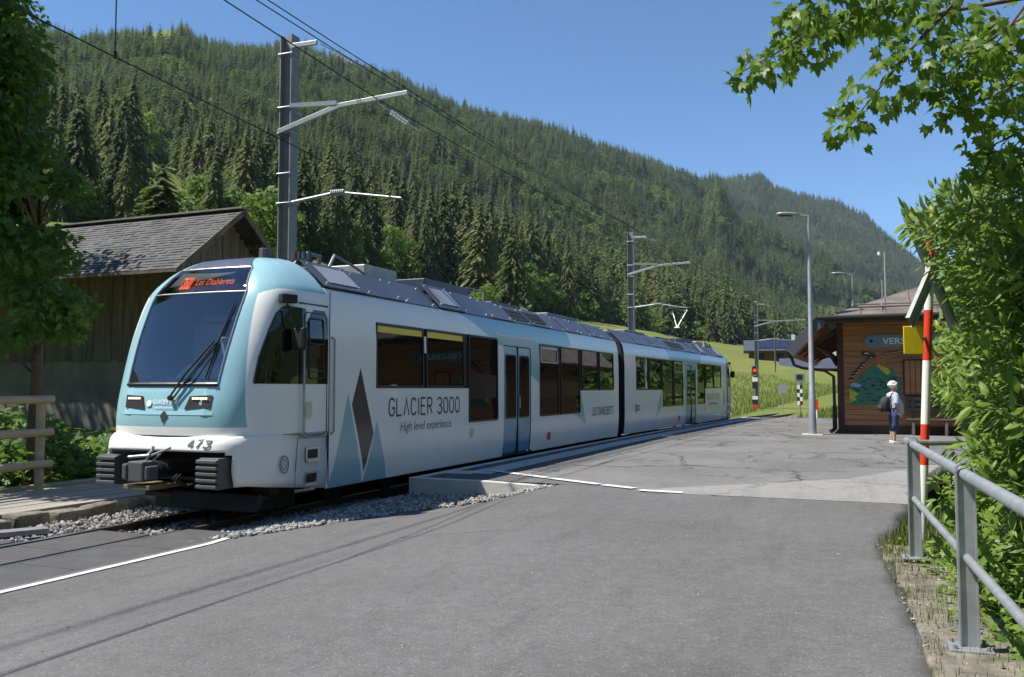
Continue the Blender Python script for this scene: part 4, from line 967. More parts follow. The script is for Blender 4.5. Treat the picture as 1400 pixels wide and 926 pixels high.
        cd = MB().add([q for z in zc_ for q in (xo(10.205, z, .006), xo(10.80-.05*(z > 2.85), z, .006))], [(2*i, 2*i+1, 2*i+3, 2*i+2) for i in range(len(zc_)-1)]).build('cab_door_window', M['glass'], train, xf=xf)
        ribbon('door_gap', rrect(10.24, 10.78, 1.13, 2.86, .09), .007, 'frame', cd, .006)
        ribbon('inner_sash', rrect(10.34, 10.68, 1.93, 2.78, .03), .014, 'frame', cd, .009)
        MB().tube([xo(10.34, 2.42, .01), xo(10.68, 2.42, .01)], .010, 5).tube([xo(10.34, 2.03, .01), xo(10.68, 2.03, .01)], .010, 5).build('sash_bar', M['frame'], cd, xf=xf)
        MB().poly([xo(y, z, .008) for y, z in rrect(10.27, 10.42, 1.36, 1.60, .06)]).build('door_handle_cup', M['silver'], cd, xf=xf)
        for y in (10.17, 10.90): MB().tube([xo(y, 1.12, .0), xo(y, 1.16, .05), xo(y, 2.50, .05), xo(y, 2.54, .0)], .016, 7).build('handrail', M['galv'], train, xf=xf)
        MB().tube([xo(10.15, 2.985, .012), xo(10.82, 2.985, .012)], .012, 5).build('rain_strip', M['frame'], train, xf=xf)
        ms = MB().bar(xo(9.80, 3.02, .08), xo(10.03, 3.02, .08), .10, .12).build('mirror_arm', M['black'], train, xf=xf, bevel=.01)
        MB().tube([xo(9.86, 2.98, .10), xo(9.87, 2.70, .12), xo(9.93, 2.60, .13)], .012, 6).build('mirror_stalk', M['black'], train, xf=xf)
        c_ = Vector(xo(9.97, 2.48, .15)); MB().box(c_.x-.10, c_.x+.10, c_.y-.06, c_.y+.05, c_.z-.17, c_.z+.15).build('mirror', M['black'], train, xf=xf, bevel=.035)
        ribbon('body_gap', [(10.10, .36), (10.10, 1.10), (10.80, 1.10), (10.80, .36)], .005, 'frame', train, .004)
        MB().tube([xo(9.5, 1.165, .004), xo(10.1, 1.165, .004), xo(10.3, 1.10, .004)], .006, 5).build('bumper_gap', M['frame'], train, xf=xf)
        for z in (.52, .86):
            st = MB().poly([xo(y, q, .004) for y, q in ((10.30, z-.10), (10.62, z-.10), (10.62, z+.10), (10.30, z+.10))]).build('step_plate', M['silver'], train, xf=xf)
            MB().poly([xo(y, q, .007) for y, q in ((10.34, z-.055), (10.58, z-.055), (10.58, z+.07), (10.34, z+.07))]).build('step_opening', M['black'], st, xf=xf)
            MB().bar(xo(10.32, z-.085, .012), xo(10.60, z-.085, .012), .03, .03).build('step_tread', M['silver'], st, xf=xf)
        rg_ = ribbon('sand_filler', [(9.83+.085*math.cos(a), .76+.115*math.sin(a)) for a in np.linspace(0, 6.283, 18, False)], .008, 'text_grey', train, .012)
        ribbon('filler_lock', [(9.83+.05*math.cos(a), .76+.07*math.sin(a)) for a in np.linspace(0, 6.283, 14, False)], .005, 'text_grey', rg_, .012)
    MB().tube([(1.327, JOINT, 3.25-.05), (1.327, JOINT, .4)], .007, 5).build('cab_joint', M['frame'], train, xf=xf)
    MB().tube([(.45, 10.45, 3.66), (.45, 10.45, 3.84)], [.09, .085], 12).build('aerial', M['grey_plastic'], train, xf=xf, bevel=.01)
    return nose_y
nose_y = carriage(XF1, END1, M['body1'], 1)
carriage(XFB, 27.15, M['body2'], 2)
# gangway bellows between the carriages
bel = MB()
for k in range(9):
    y = 26.38+.085*k; r_ = 1.12 if k % 2 else 1.02
    bel.box(TX-r_, TX+r_, y, y+.07, .55, 3.05 if k % 2 else 2.95)
bel.build('gangway', M['black'], train)
MB().box(TX+.95, TX+1.10, 26.62, 26.9, 2.35, 2.75).build('gangway_box', M['white'], train)
# pantograph on the second carriage
pg = MB(); X2 = lambda x, y, z: XF2 @ Vector((x, y, z))
yb_ = 12.6
pg.tube([X2(0, yb_+.9, 3.72), X2(0, yb_-.2, 4.50)], [.05, .04], 8)
pgo = pg.build('pantograph_arm', M['dark_metal'], train)
MB().tube([X2(0, yb_-.2, 4.50), X2(-.35, yb_+.35, 5.35)], .025, 6).tube([X2(0, yb_-.2, 4.50), X2(.35, yb_+.35, 5.35)], .025, 6).tube([X2(-.12, yb_-.2, 4.50), X2(.12, yb_-.2, 4.50)], .05, 8).build('upper_frame', M['galv'], pgo)
ph = MB()
for q in (.2, .5): ph.tube([X2(-.85, yb_+q, 5.22), X2(-.6, yb_+q, 5.42), X2(.6, yb_+q, 5.42), X2(.85, yb_+q, 5.22)], .022, 6)
ph.tube([X2(-.35, yb_+.15, 5.36), X2(-.35, yb_+.55, 5.36)], .02, 6).tube([X2(.35, yb_+.15, 5.36), X2(.35, yb_+.55, 5.36)], .02, 6).build('contact_strip', M['dark_metal'], pgo)
MB().tube([X2(-.5, yb_+.2, 3.70), X2(-.5, yb_+1.4, 3.80), X2(.5, yb_+1.4, 3.80), X2(.5, yb_+.2, 3.70)], .03, 6).build('pantograph_base', M['dark_metal'], pgo)

# ---- lettering
def text_mesh(body, size, m, place, shear=0., sx=1., space=1., bold=0., align='LEFT', ex=0.):
    cu = bpy.data.curves.new('lettering', 'FONT'); cu.body = body; cu.size = size; cu.shear = shear; cu.space_character = space; cu.offset = bold; cu.align_x = align
    cu.resolution_u = 3; o = bpy.data.objects.new('lettering', cu); sc.collection.objects.link(o)
    bpy.context.view_layer.update(); dg = bpy.context.evaluated_depsgraph_get()
    me = bpy.data.meshes.new_from_object(o.evaluated_get(dg)); bpy.data.objects.remove(o)
    for v in me.vertices: v.co = place(v.co.x*sx, v.co.y)
    me.materials.clear(); me.materials.append(m); return me
def side_text(body, y0, z0, h, width, xf, parent, m, **k):
    """text on the right flank, fitted to a width"""
    me = text_mesh(body, 1., m, lambda a, b2: Vector((a, b2, 0)), **k)
    xs_ = [v.co.x for v in me.vertices]; ys_ = [v.co.y for v in me.vertices]; w = max(xs_)-min(xs_); hh = .73
    for v in me.vertices: v.co = xf @ Vector((hw(z0+v.co.y/hh*h)+.004, y0+(v.co.x-min(xs_))/w*width, z0+v.co.y/hh*h))
    o = bpy.data.objects.new('lettering', me); link(o, parent); return o
GL = {'G': [[(1, .8), (.85, .95), (.5, 1), (.15, .92), (0, .7), (0, .3), (.15, .08), (.5, 0), (.85, .05), (1, .2), (1, .45), (.55, .45)]],
      'L': [[(0, 1), (0, 0), (.95, 0)]], 'A': [[(0, 0), (.5, 1), (1, 0)]], 'C': [[(1, .8), (.85, .95), (.5, 1), (.15, .92), (0, .7), (0, .3), (.15, .08), (.5, 0), (.85, .05), (1, .2)]],
      'I': [[(.5, 0), (.5, 1)]], 'E': [[(.95, 1), (0, 1), (0, 0), (.95, 0)], [(.06, .52), (.8, .52)]], 'R': [[(0, 0), (0, 1), (.65, 1), (.95, .88), (.95, .62), (.65, .5), (.05, .5)], [(.55, .46), (1, 0)]],
      '3': [[(0, .85), (.2, .98), (.6, 1), (.95, .88), (.95, .65), (.65, .52), (.35, .52)], [(.65, .49), (1, .36), (1, .14), (.7, 0), (.3, 0), (0, .14)]],
      '0': [[(.5, 1), (.15, .92), (0, .7), (0, .3), (.15, .08), (.5, 0), (.85, .08), (1, .3), (1, .7), (.85, .92), (.5, 1)]], ' ': []}
def stroke_text(body, y0, z0, h, width, w, xf, parent, m):
    adv = {'I': .45, ' ': .55}; tot = sum(adv.get(c, 1.) for c in body); u = width/tot; mb = MB(); x = y0
    for c in body:
        a = adv.get(c, 1.)*u; cw = a*.68
        for s_i, st in enumerate(GL[c]):
            P = [Vector((x+a*.16+px*cw, z0+pz*h)) for px, pz in st]; L_ = []; n = len(P); closed = (P[0]-P[-1]).length < 1e-6
            for i in range(n):
                d0 = (P[i]-P[i-1]).normalized() if i else ((P[0]-P[-2]).normalized() if closed else None); d1 = (P[i+1]-P[i]).normalized() if i < n-1 else ((P[1]-P[0]).normalized() if closed else None)
                d0 = d0 or d1; d1 = d1 or d0; t = (d0+d1).normalized(); nm = Vector((-t.y, t.x)); k = min(1.8, 1/max(.3, nm.dot(Vector((-d0.y, d0.x)))))
                L_ += [P[i]+nm*w/2*k, P[i]-nm*w/2*k]
            mb.add([(hw(p.y)+.004+.0004*s_i, p.x, p.y) for p in L_], [(2*i+1, 2*i+3, 2*i+2, 2*i) for i in range(n-1)])
        x += a
    return mb.build('lettering', m, parent, xf=xf)
stroke_text('GLACIER 3000', 12.52, 1.335, .285, 2.70, .036, XF1, train, M['text_dark'])
side_text('High level experience.', 12.93, 1.07, .165, 1.93, XF1, train, M['text_grey'], shear=.22)
side_text('LES DIABLERETS', 23.72, 1.02, .25, 2.1, XF1, train, M['text_grey'], bold=.012)
side_text('1', 13.765, 2.42, .30, .07, XF1, train, M['text_white'], bold=.02)
XR2 = XF2                                                    # flank lettering of the second carriage runs forward too
stroke_text('GLACIER 3000', 12.35, 1.30, .24, 2.65, .030, XR2, train, M['text_grey'])
side_text('High level experience.', 12.7, 1.06, .14, 1.9, XR2, train, M['text_grey'], shear=.22)
side_text('tpc', 1.48, 1.05, .30, .58, XR2, train, M['text_dark'], bold=.015)
# front lettering: local x runs to the viewer's right, seen from the front it mirrors
def front_text(body, x0, z0, h, width, m, off=.014, zf=None, name='lettering', **k):
    me = text_mesh(body, 1., m, lambda a, b2: Vector((a, b2, 0)), **k); xs_ = [v.co.x for v in me.vertices]; w = max(xs_)-min(xs_)
    for v in me.vertices:
        x = x0+(v.co.x-min(xs_))/w*width; z = z0+v.co.y/.73*h; v.co = XF1 @ Vector((x, (zf(x, z) if zf else nose_y(x, z)-off), z))
    o = bpy.data.objects.new(name, me); link(o, train); return o
front_text('GLACIER 3000', -.20, 1.585, .06, .42, M['text_white']); front_text('High level experience.', -.16, 1.525, .032, .34, M['text_white'])
DG = {'4': [(.72, 0), (.72, 1), (.0, .28), (1., .28)], '7': [(0, 1), (1, 1), (.35, 0)], '3': [(.02, .84), (.2, .97), (.6, 1), (.92, .88), (.92, .66), (.65, .53), (.40, .53), (.65, .50), (1, .36), (1, .14), (.7, 0), (.3, 0), (0, .14)]}
for k, ch in enumerate('473'):
    P = [Vector((.46+.125*k+px_*.088+.028*pz_, 1.025+.105*pz_)) for px_, pz_ in DG[ch]]
    P = [P[i].lerp(P[i+1], j/4) for i in range(len(P)-1) for j in range(4)]+[P[-1]]
    L_ = []; n = len(P)
    for i in range(n):
        d0 = (P[i]-P[i-1]).normalized() if i else (P[1]-P[0]).normalized(); d1 = (P[i+1]-P[i]).normalized() if i < n-1 else d0
        t = d0+d1; t = t.normalized() if t.length > .2 else d0; nm = Vector((-t.y, t.x)); k2 = min(1.5, 1/max(.45, abs(nm.dot(Vector((-d0.y, d0.x)))))); L_ += [P[i]+nm*.0115*k2, P[i]-nm*.0115*k2]
    bf_ = lambda x, z: M['bumper_bvh'].ray_cast(Vector((x, 7., z)), Vector((0, 1, 0)))[0].y-.009
    MB().add([(p.x, bf_(p.x, p.y), p.y) for p in L_], [(2*i, 2*i+2, 2*i+3, 2*i+1) for i in range(n-1)]).build('number', M['text_grey'], train, xf=XF1)
dz = lambda x, z: nose_y(x, z)+.028
front_text('Les Diablerets', -.15, 3.24, .10, .66, M['orange_led'], zf=dz); 
lb = MB().poly([XF1 @ Vector((x, nose_y(x, z)+.029, z)) for x, z in ((-.43, 3.19), (-.24, 3.19), (-.24, 3.37), (-.43, 3.37))]).build('line_badge', M['orange_led'], train)
front_text('R71', -.415, 3.225, .115, .16, M['led_dim'], zf=lambda x, z: nose_y(x, z)+.024)
# ------------------------------------------------------------------ overhead line
M['wood_new'] = mat('pale_weathered_wood', (.36, .30, .215), .8, 0, .2, 6, .3, 30, stretch=(1, .15, 1))
masts = [((-10.9, 14.45), 8.95, 'galvanised overhead line mast standing behind the front of the train', 1), ((-10.35, 39.3), 9.0, 'galvanised overhead line mast behind the second carriage', 1), ((-8.6, 70.5), 8.6, 'farthest galvanised overhead line mast, with the red signal at its foot', 1)]
for k, ((x, y), top, lab, _) in enumerate(masts):
    t = thing('catenary_mast', (x, y, 0), lab, 'mast', 'overhead line masts along the track'); mb = MB(); w = .13; cx = float(track_x(y))
    for s in (-1, 1): mb.box(x+s*w-.012, x+s*w+.012, y-.13, y+.13, -.4, top)
    mb.box(x-w+.012, x+w-.012, y-.012, y+.012, -.4, top); mb.build('column', M['galv_dark'], t)
    for z in (8.55, 7.45, 6.93, 6.1, 5.5):
        if z < top: MB().ring([(x-.16, y-.15, z), (x+.16, y-.15, z), (x+.16, y+.15, z), (x-.16, y+.15, z)], .014, 5).build('clamp_band', M['galv'], t)
    zt = top-.28
    MB().bar((x+.15, y-.16, zt), (x+.78, y-.16, zt-.02), .05, .10).build('top_bracket', M['galv'], t, bevel=.01)
    ins = MB(); a = Vector((x+.80, y-.1, zt-.02)); b2 = a+Vector((.25, 1.4, -.10))
    ins.tube([a, b2], .012, 6)
    for q in range(6): p = a.lerp(b2, .3+.07*q); ins.tube([p, p+(b2-a)*.02], .045, 10)
    ins.build('insulator', M['silver'], t)
    arm = MB(); zc = top-2.0; e_ = (cx+.65, y-.15, zc+.42); kn = (x+1.30, y-.15, zc+.36)
    arm.bar((x-.14, y-.15, zc), kn, .05, .10).bar(kn, e_, .05, .09); arm.build('cantilever_arm', M['galv'], t, bevel=.008)
    MB().bar((x+.15, y-.16, top-1.5), (x+1.25, y-.16, top-1.58), .05, .085).build('stay_arm', M['silver'], t)
    i2 = MB(); a = Vector((cx, y-.1, zc+.30)); b2 = a+Vector((.05, 1.5, -.12)); i2.tube([a, b2], .012, 6)
    for q in range(6): p = a.lerp(b2, .3+.07*q); i2.tube([p, p+(b2-a)*.02], .05, 10)
    i2.build('insulator', M['silver'], t)
    ra = MB(); z5 = 5.5; ra.tube([(x+.18, y-.1, z5), (x+1.25, y-.1, z5+.11), (x+1.30, y-.1, z5+.11), (cx+.5, y-.1, z5-.12)], [.035, .035, .022, .022], 8)
    for q in range(7): ra.tube([(x+1.12+.045*q, y-.1, z5+.105), (x+1.14+.045*q, y-.1, z5+.105)], .06, 10)
    ra.build('registration_arm', M['galv'], t)
def wire(pts, r, name, label, n=10, sag=.25):
    P = []
    for a, b2 in zip(pts[:-1], pts[1:]):
        a, b2 = Vector(a), Vector(b2)
        for i in range(n):
            t = i/n; p = a.lerp(b2, t); p.z -= sag*4*t*(1-t)*min(1, (b2-a).length/25); P.append(p)
    P.append(Vector(pts[-1])); o = MB().tube(P, r, 5).build(name, M['wire']); tag(o, label, 'wire'); return o
tx_ = lambda y: float(track_x(y))
wire([(-7.3, -3, 5.47), (-7.58, 5.77, 5.45), (-8.06, 10.8, 5.45), (-8.45, 14.4, 5.42), (tx_(39)+.2, 39.2, 5.42), (tx_(70)-.2, 70.4, 5.42), (tx_(100), 100, 5.42)], .009, 'contact_wire', 'lower contact wire running above the track from the upper corner', sag=.0)
wire([(-8.72, -14, 8.5), (-8.72, 14.4, 7.32), (tx_(39), 39.2, 7.3), (tx_(70), 70.4, 6.95), (tx_(100), 100, 6.9)], .011, 'messenger_wire', 'messenger wire hung from the mast arms above the track', sag=.05)
wire([(-9.75, -16, 9.0), (-9.75, 14.4, 8.60), (-9.5, 39.2, 8.7), (-7.8, 70.4, 8.3), (-4, 100, 8.3)], .011, 'feeder_wire', 'upper of the two feeder wires at the mast tops', sag=.06)
wire([(-9.75, -16, 8.86), (-9.75, 14.4, 8.47), (-9.2, 39.2, 8.5), (-7.5, 70.4, 8.1), (-3.7, 100, 8.1)], .011, 'feeder_wire', 'lower of the two feeder wires at the mast tops', sag=.06)
p = on_x(157, 80, -7.72); tag(MB().tube([(p.x, p.y, 5.45), (p.x, p.y, 7.4)], .008, 5).tube([(p.x, p.y, 5.44), (p.x, p.y, 5.52)], .022, 6).build('dropper', M['wire']), 'thin dropper hanging down to the contact wire before the mountain', 'dropper')

# ------------------------------------------------------------------ lamp posts
def lamp(base, top, reach, label):
    x, y, z0 = base; t = thing('street_lamp', base, label, 'street lamp', 'platform lamps')
    MB().box(x-.32, x+.32, y-.28, y+.28, z0-.05, z0+.03).build('footing', M['concrete'], t, bevel=.01)
    MB().tube([(x, y, z0), (x, y, z0+1.4), (x, y, z0+1.42), (x, y, top)], [.125, .105, .095, .05], 16).build('pole', M['galv'], t, smooth=False, auto=35)
    d = -RT; e_ = Vector((x, y, top))+Vector(d)*reach
    MB().tube([(x, y, top-.08), tuple(Vector((x, y, top-.02))), tuple(e_)], .04, 8).build('arm', M['galv'], t)
    a = e_+Vector(d)*-.1; b2 = e_+Vector(d)*.62; s_ = Vector(FW0)
    rings = []
    for f, w, h in ((0, .05, .05), (.18, .09, .07), (.5, .17, .07), (.85, .16, .055), (1., .10, .03)):
        c = a.lerp(b2, f)+Vector((0, 0, .02+.03*f)); rings.append([c+s_*w, c+s_*w*.6+Vector((0, 0, h)), c-s_*w*.6+Vector((0, 0, h)), c-s_*w, c-s_*w*.7-Vector((0, 0, .03)), c+s_*w*.7-Vector((0, 0, .03))])
    MB().loft(rings).build('luminaire', M['galv'], t, smooth=True)
    c = a.lerp(b2, .6); MB().poly([c+s_*.1+Vector(d)*.2-Vector((0, 0, .012)), c-s_*.1+Vector(d)*.2-Vector((0, 0, .012)), c-s_*.1-Vector(d)*.2-Vector((0, 0, .012)), c+s_*.1-Vector(d)*.2-Vector((0, 0, .012))]).build('lens', M['black'], t)
lamp((-1.95, 30.1, .285), 7.45, .42, 'tall galvanised lamp post on the forecourt before the station building')
lamp((-1.05, 48.3, .0), 7.66, .42, 'farther lamp post rising behind the station roof')

# ------------------------------------------------------------------ barn
M['plank_grey'] = mat('weathered_grey_planks', (.120, .098, .078), .9, 0, .5, 3.5, .5, 20, stretch=(1.5, 1.5, .18))
M['slate'] = mat('grey_roof_shingle', (.042, .042, .047), .65, 0, .4, 2.2, .4, 15)
barn = thing('barn', (-17.6, 18.6, .5), 'old grey plank barn with shingle roof on a concrete base behind the train', 'barn')
BX0, BX1, BYF, BYB, BZ, RZ, RY = -28.5, -17.55, 18.75, 22.1, 4.75, 6.98, 20.35
MB().box(BX0, BX1, BYF, BYB, -.2, 2.66).build('concrete_base', M['old_concrete'], barn, bevel=.02)
MB().box(BX0+.06, BX1-.06, BYF+.06, BYB-.06, 2.6, 5.0).build('inner_wall', M['black'], barn)
x = BX1
while x > BX0:
    w = random.uniform(.16, .26); d = random.uniform(.02, .05)
    MB().box(x-w, x-.012, BYF-d, BYF+.03, 2.60-random.uniform(0, .06), 5.02).build('plank', M['plank_grey'], barn); x -= w
y = BYF
while y < BYB:                                               # gable planks, cut to the roof slope
    w = random.uniform(.16, .24); yc = y+w/2; zt = RZ-abs(yc-RY)*(RZ-4.72)/(RY-17.7)-.12
    if zt > 2.8: MB().box(BX1-.02, BX1+random.uniform(.02, .05), y, min(y+w-.012, BYB), 2.60, zt).build('plank', M['plank_grey'], barn)
    y += w
RX0, RX1 = -29.2, -16.85; EY0, EZ0 = 17.75, 4.93; EY1 = 22.95
for (ya, za), (yb, zb_), nm in (((EY0, EZ0), (RY, RZ), 'roof'), ((EY1, EZ0), (RY, RZ), 'roof')):
    d = Vector((0, yb-ya, zb_-za)); L = d.length; d.normalize(); nrm = Vector((0, -d.z, d.y)) if yb > ya else Vector((0, d.z, d.y))
    rf = MB().prism([(RX0, ya, za), (RX1, ya, za), (RX1, yb, zb_), (RX0, yb, zb_)], -nrm*.05).build(nm, M['slate'], barn)
    mb = MB(); rows = 22
    for r_ in range(rows):
        u = L*r_/rows; x = RX0-random.uniform(0, .3)
        while x < RX1:
            w = random.uniform(.18, .30); h = L/rows*1.12; p = Vector((0, ya, za))+d*u; th = random.uniform(.012, .03)
            q = p+d*h; x1 = min(x+w-.008, RX1); x0 = max(x, RX0)
            if x1 > x0: mb.prism([(x0, p.y, p.z)+Vector() if False else tuple(Vector((x0, p.y, p.z))+nrm*th), tuple(Vector((x1, p.y, p.z))+nrm*th), tuple(Vector((x1, q.y, q.z))+nrm*.004), tuple(Vector((x0, q.y, q.z))+nrm*.004)], -nrm*.02)
            x += w
    tag(mb.build('shingles', M['slate'], rf), kind='stuff')
MB().bar((RX0, RY, RZ+.03), (RX1+.04, RY, RZ+.03), .34, .05).build('ridge_cap', mat('ridge_board', (.20, .195, .185), .85, 0, .3, 4), barn)
for s, (ya, za) in ((0, (EY0, EZ0)), (1, (EY1, EZ0))): MB().bar((RX1-.02, ya, za-.06), (RX1-.02, RY, RZ-.08), .05, .16).build('verge_board', M['plank_grey'], barn)
for x in (-17.2, -19.5, -22, -24.5): MB().bar((x, EY0+.1, EZ0-.02), (x, RY, RZ-.22), .10, .13).build('rafter', M['plank_grey'], barn)
for y, z in ((18.4, 5.4), (19.5, 6.2), (21.3, 6.1), (22.2, 5.4)): MB().bar((-17.6, y, z-.05), (-16.95, y, z-.05), .10, .12).build('purlin', M['plank_grey'], barn)
MB().bar((RX0, EY0-.03, EZ0-.05), (RX1, EY0-.03, EZ0-.05), .05, .08).build('eave_board', M['plank_grey'], barn)

# ------------------------------------------------------------------ wooden fence and plank deck at the crossing
fn = thing('wooden_fence', (-13.25, 10.8, .1), 'pale wooden three-rail fence left of the train front', 'fence')
for y in (10.85, 8.6, 6.3): MB().tube([(-13.25, y, -.2), (-13.25, y, 1.66)], .075, 10).build('post', M['wood_new'], fn, smooth=False, auto=40)
for z in (1.60, 1.04, .50): MB().tube([(-13.14, 4.5, z-.05), (-13.15, 8, z-.02), (-13.16, 11.0, z)], [.07, .075, .07], 12).build('rail', M['wood_new'], fn, auto=40)
dk = thing('plank_deck', (-12.2, 9, 0), 'grey wooden plank deck beside the track below the fence', 'deck')
M['deck'] = mat('worn_deck_planks', (.25, .235, .205), .85, 0, .3, 4, .4, 25, stretch=(1.2, .12, 1))
for k in range(12):
    x = -13.35+k*.185; MB().box(x, x+.172, 4.0, 12.4+random.uniform(-.1, .1), .0, .05+random.uniform(0, .008)).build('plank', M['deck'], dk)
MB().box(-13.6, -13.4, 4, 12.5, .0, .12).build('kerb_beam', M['deck'], dk, bevel=.01)
for k in range(14):
    y = 4.2+k*.62; bm_ = MB(); w = random.uniform(.50, .6); h = random.uniform(.07, .13)
    bm_.box(-11.16, -10.80+random.uniform(-.05, .05), y, y+w, -.2, -.02+h*.6); o = bm_.build('edge_stone', M['stone'], dk, bevel=.05)
    for v in o.data.vertices: v.co.x += random.uniform(-.05, .05); v.co.z += random.uniform(-.025, .03)

# ------------------------------------------------------------------ station building
M['wood_brown'] = mat('brown_stained_boards', (.38, .175, .068), .6, 0, .4, 3, .35, 25, stretch=(.15, 1, 2.2))
M['wood_dark'] = mat('dark_stained_timber', (.060, .034, .020), .7, 0, .3, 5, .3, 25)
M['tin'] = mat('rusty_standing_seam_roof', (.165, .140, .122), .6, .2, .3, 1.2, .2, 8)
M['dark_trim'] = mat('dark_brown_metal', (.035, .030, .028), .5, .2)
st = thing('station_building', (-1.2, 31.3, PZ), 'brown wooden station building with mural and rusty metal hip roof', 'station')
SX0, SX1, SYF, SYB, ST = -1.15, 7.2, 31.3, 41.0, 4.05
MB().box(SX0+.05, SX1, SYF+.05, SYB, PZ-.05, ST).build('wall_core', M['wood_dark'], st)
nb = 20; bh = (ST-PZ-.28)/nb
for k in range(nb):                                          # horizontal boards, one by one
    z = PZ+.28+k*bh; MB().prism([(SX0+.12, SYF-.035, z+.006), (SX0+.12, SYF+.06, z+.006), (SX0+.12, SYF+.06, z+bh-.004), (SX0+.12, SYF-.012-.012*random.random(), z+bh-.004)], (SX1-SX0-.12, 0, 0)).build('board', M['wood_brown'], st)
    MB().prism([(SX0-.035, SYF+.12, z+.006), (SX0+.06, SYF+.12, z+.006), (SX0+.06, SYF+.12, z+bh-.004), (SX0-.014, SYF+.12, z+bh-.004)], (0, SYB-SYF-.12, 0)).build('board', M['wood_brown'], st)
MB().box(SX0-.03, SX1, SYF-.05, SYF+.05, PZ-.05, PZ+.28).build('plinth', M['wood_dark'], st)
for x in (SX0,): MB().box(x-.06, x+.14, SYF-.07, SYF+.13, PZ-.02, ST+.1).build('corner_post', M['wood_dark'], st, bevel=.01)
# roof: front hip, left slope reaching lower over the platform side
EF = 30.2; EZ = 4.10; XL, ZL = -2.62, 2.98; XR = 9.0; RGX, RGZ, RGY = 3.6, 6.25, 36.5; EB = 43.0
fr = (XL+1.02, EF, EZ); roof = MB()
p_hip = (RGX, RGY, RGZ); roof.prism([(-1.62, EF, EZ), (XR, EF, EZ), p_hip], (0, 0, -.10))
ro = roof.build('roof', M['tin'], st)
MB().prism([(-1.62, EF, EZ), p_hip, (RGX, EB, RGZ), (-1.62, EB, EZ)], (0, 0, -.10)).build('roof_slope', M['tin'], st)
MB().prism([(-1.60, EF-.002, EZ-.015), (-1.60, EB, EZ-.015), (XL, EB, ZL), (XL, EF-.002, ZL)], (0, 0, -.12)).build('canopy_slope', M['tin'], st)
MB().bar((XL-.02, EF-.04, ZL-.03), (-1.60, EF-.04, EZ-.05), .04, .34).build('verge_board', mat('grey_metal_fascia', (.10, .105, .12), .5, .3, .1, 5), st)
MB().box(-1.62, XR, EF-.05, EF+.03, EZ-.17, EZ+.04).build('eave_fascia', M['dark_trim'], st, bevel=.01)
MB().tube([(-1.75, EF-.11, EZ-.02), (XR, EF-.11, EZ+.0)], .07, 10).build('gutter', M['dark_trim'], st)
MB().box(-1.60, XR, EF+.03, SYF, EZ-.13, EZ-.09).build('soffit', M['wood_dark'], st)
for k in range(12):                                          # soffit boards under the canopy
    t0, t1 = k/12, (k+.92)/12; a = Vector((-1.60, 0, EZ-.16)).lerp(Vector((XL+.06, 0, ZL-.15)), t0); b2 = Vector((-1.60, 0, EZ-.16)).lerp(Vector((XL+.06, 0, ZL-.15)), t1)
    MB().prism([(a.x, EF+.06, a.z), (b2.x, EF+.06, b2.z), (b2.x, EF+.06, b2.z-.03), (a.x, EF+.06, a.z-.03)], (0, EB-EF-.2, 0)).build('soffit_board', M['wood_brown'], st)
for k in range(5):                                           # curved canopy brackets
    y = SYF+.15+k*2.3; P = [(SX0-.06, y, 2.55), (SX0-.30, y, 2.98), (SX0-.75, y, 3.20), (XL+.35, y, 3.08)]
    MB().tube(P, .07, 6).build('bracket', M['wood_dark'], st); MB().bar((SX0-.05, y, 3.75), (XL+.15, y, 2.96), .12, .14).build('canopy_rafter', M['wood_dark'], st)
MB().tube([(XL-.03, EF, ZL-.06), (XL-.03, EB, ZL-.06)], .065, 8).build('gutter', M['dark_trim'], st)
MB().tube([(XL+.0, EF+.25, ZL-.1), (XL+.1, EF+.3, ZL-.42), (XL+.35, EF+.5, ZL-.52), (SX0-.45, SYF-.2, ZL-.60), (SX0-.17, SYF-.15, ZL-.8), (SX0-.16, SYF-.15, 1.0), (SX0-.16, SYF-.15, .5)], .05, 8).build('downpipe', M['dark_trim'], st)
MB().tube([(SX0-.16, SYF-.15, 1.2), (SX0-.16, SYF-.15, .45), (SX0-.28, SYF-.3, .36)], .075, 8).build('standpipe', M['black'], st)
for k in range(11):                                          # standing seams on the front hip
    x = -1.2+k*.75; f = min((x+1.62)/(RGX+1.62), 1) if x < RGX else min((XR-x)/(XR-RGX), 1)
    a = Vector((x, EF, EZ)); b2 = Vector((x, EF+(RGY-EF)*f, EZ+(RGZ-EZ)*f))
    MB().bar(a+Vector((0, 0, .02)), b2+Vector((0, 0, .02)), .03, .05).build('roof_seam', M['tin'], ro)
for q in (.11, .16): MB().tube([(-1.30+q*4.4, EF+(RGY-EF)*q, EZ+(RGZ-EZ)*q+.12), (7.5, EF+(RGY-EF)*q, EZ+(RGZ-EZ)*q+.12)], .028, 7).build('snow_guard', M['tin'], ro)
for x in (.2, 2, 4, 6): MB().bar((x, EF+(RGY-EF)*.08, EZ+(RGZ-EZ)*.08), (x, EF+(RGY-EF)*.17, EZ+(RGZ-EZ)*.17+.14), .03, .05).build('guard_bracket', M['galv_dark'], ro)
c = at(1211, 400, 33.5); MB().tube([(c.x, c.y, c.z-.4), (c.x, c.y, c.z+1.55)], .045, 8).tube([(c.x-.12, c.y, c.z-.4), (c.x-.12, c.y, c.z+.5)], .03, 8).build('vent_pipe', M['galv'], st)
MB().tube([(c.x-.2, c.y, c.z+1.45), (c.x-.2, c.y, c.z+1.58)], .06, 8).build('pipe_cap', M['white'], st)
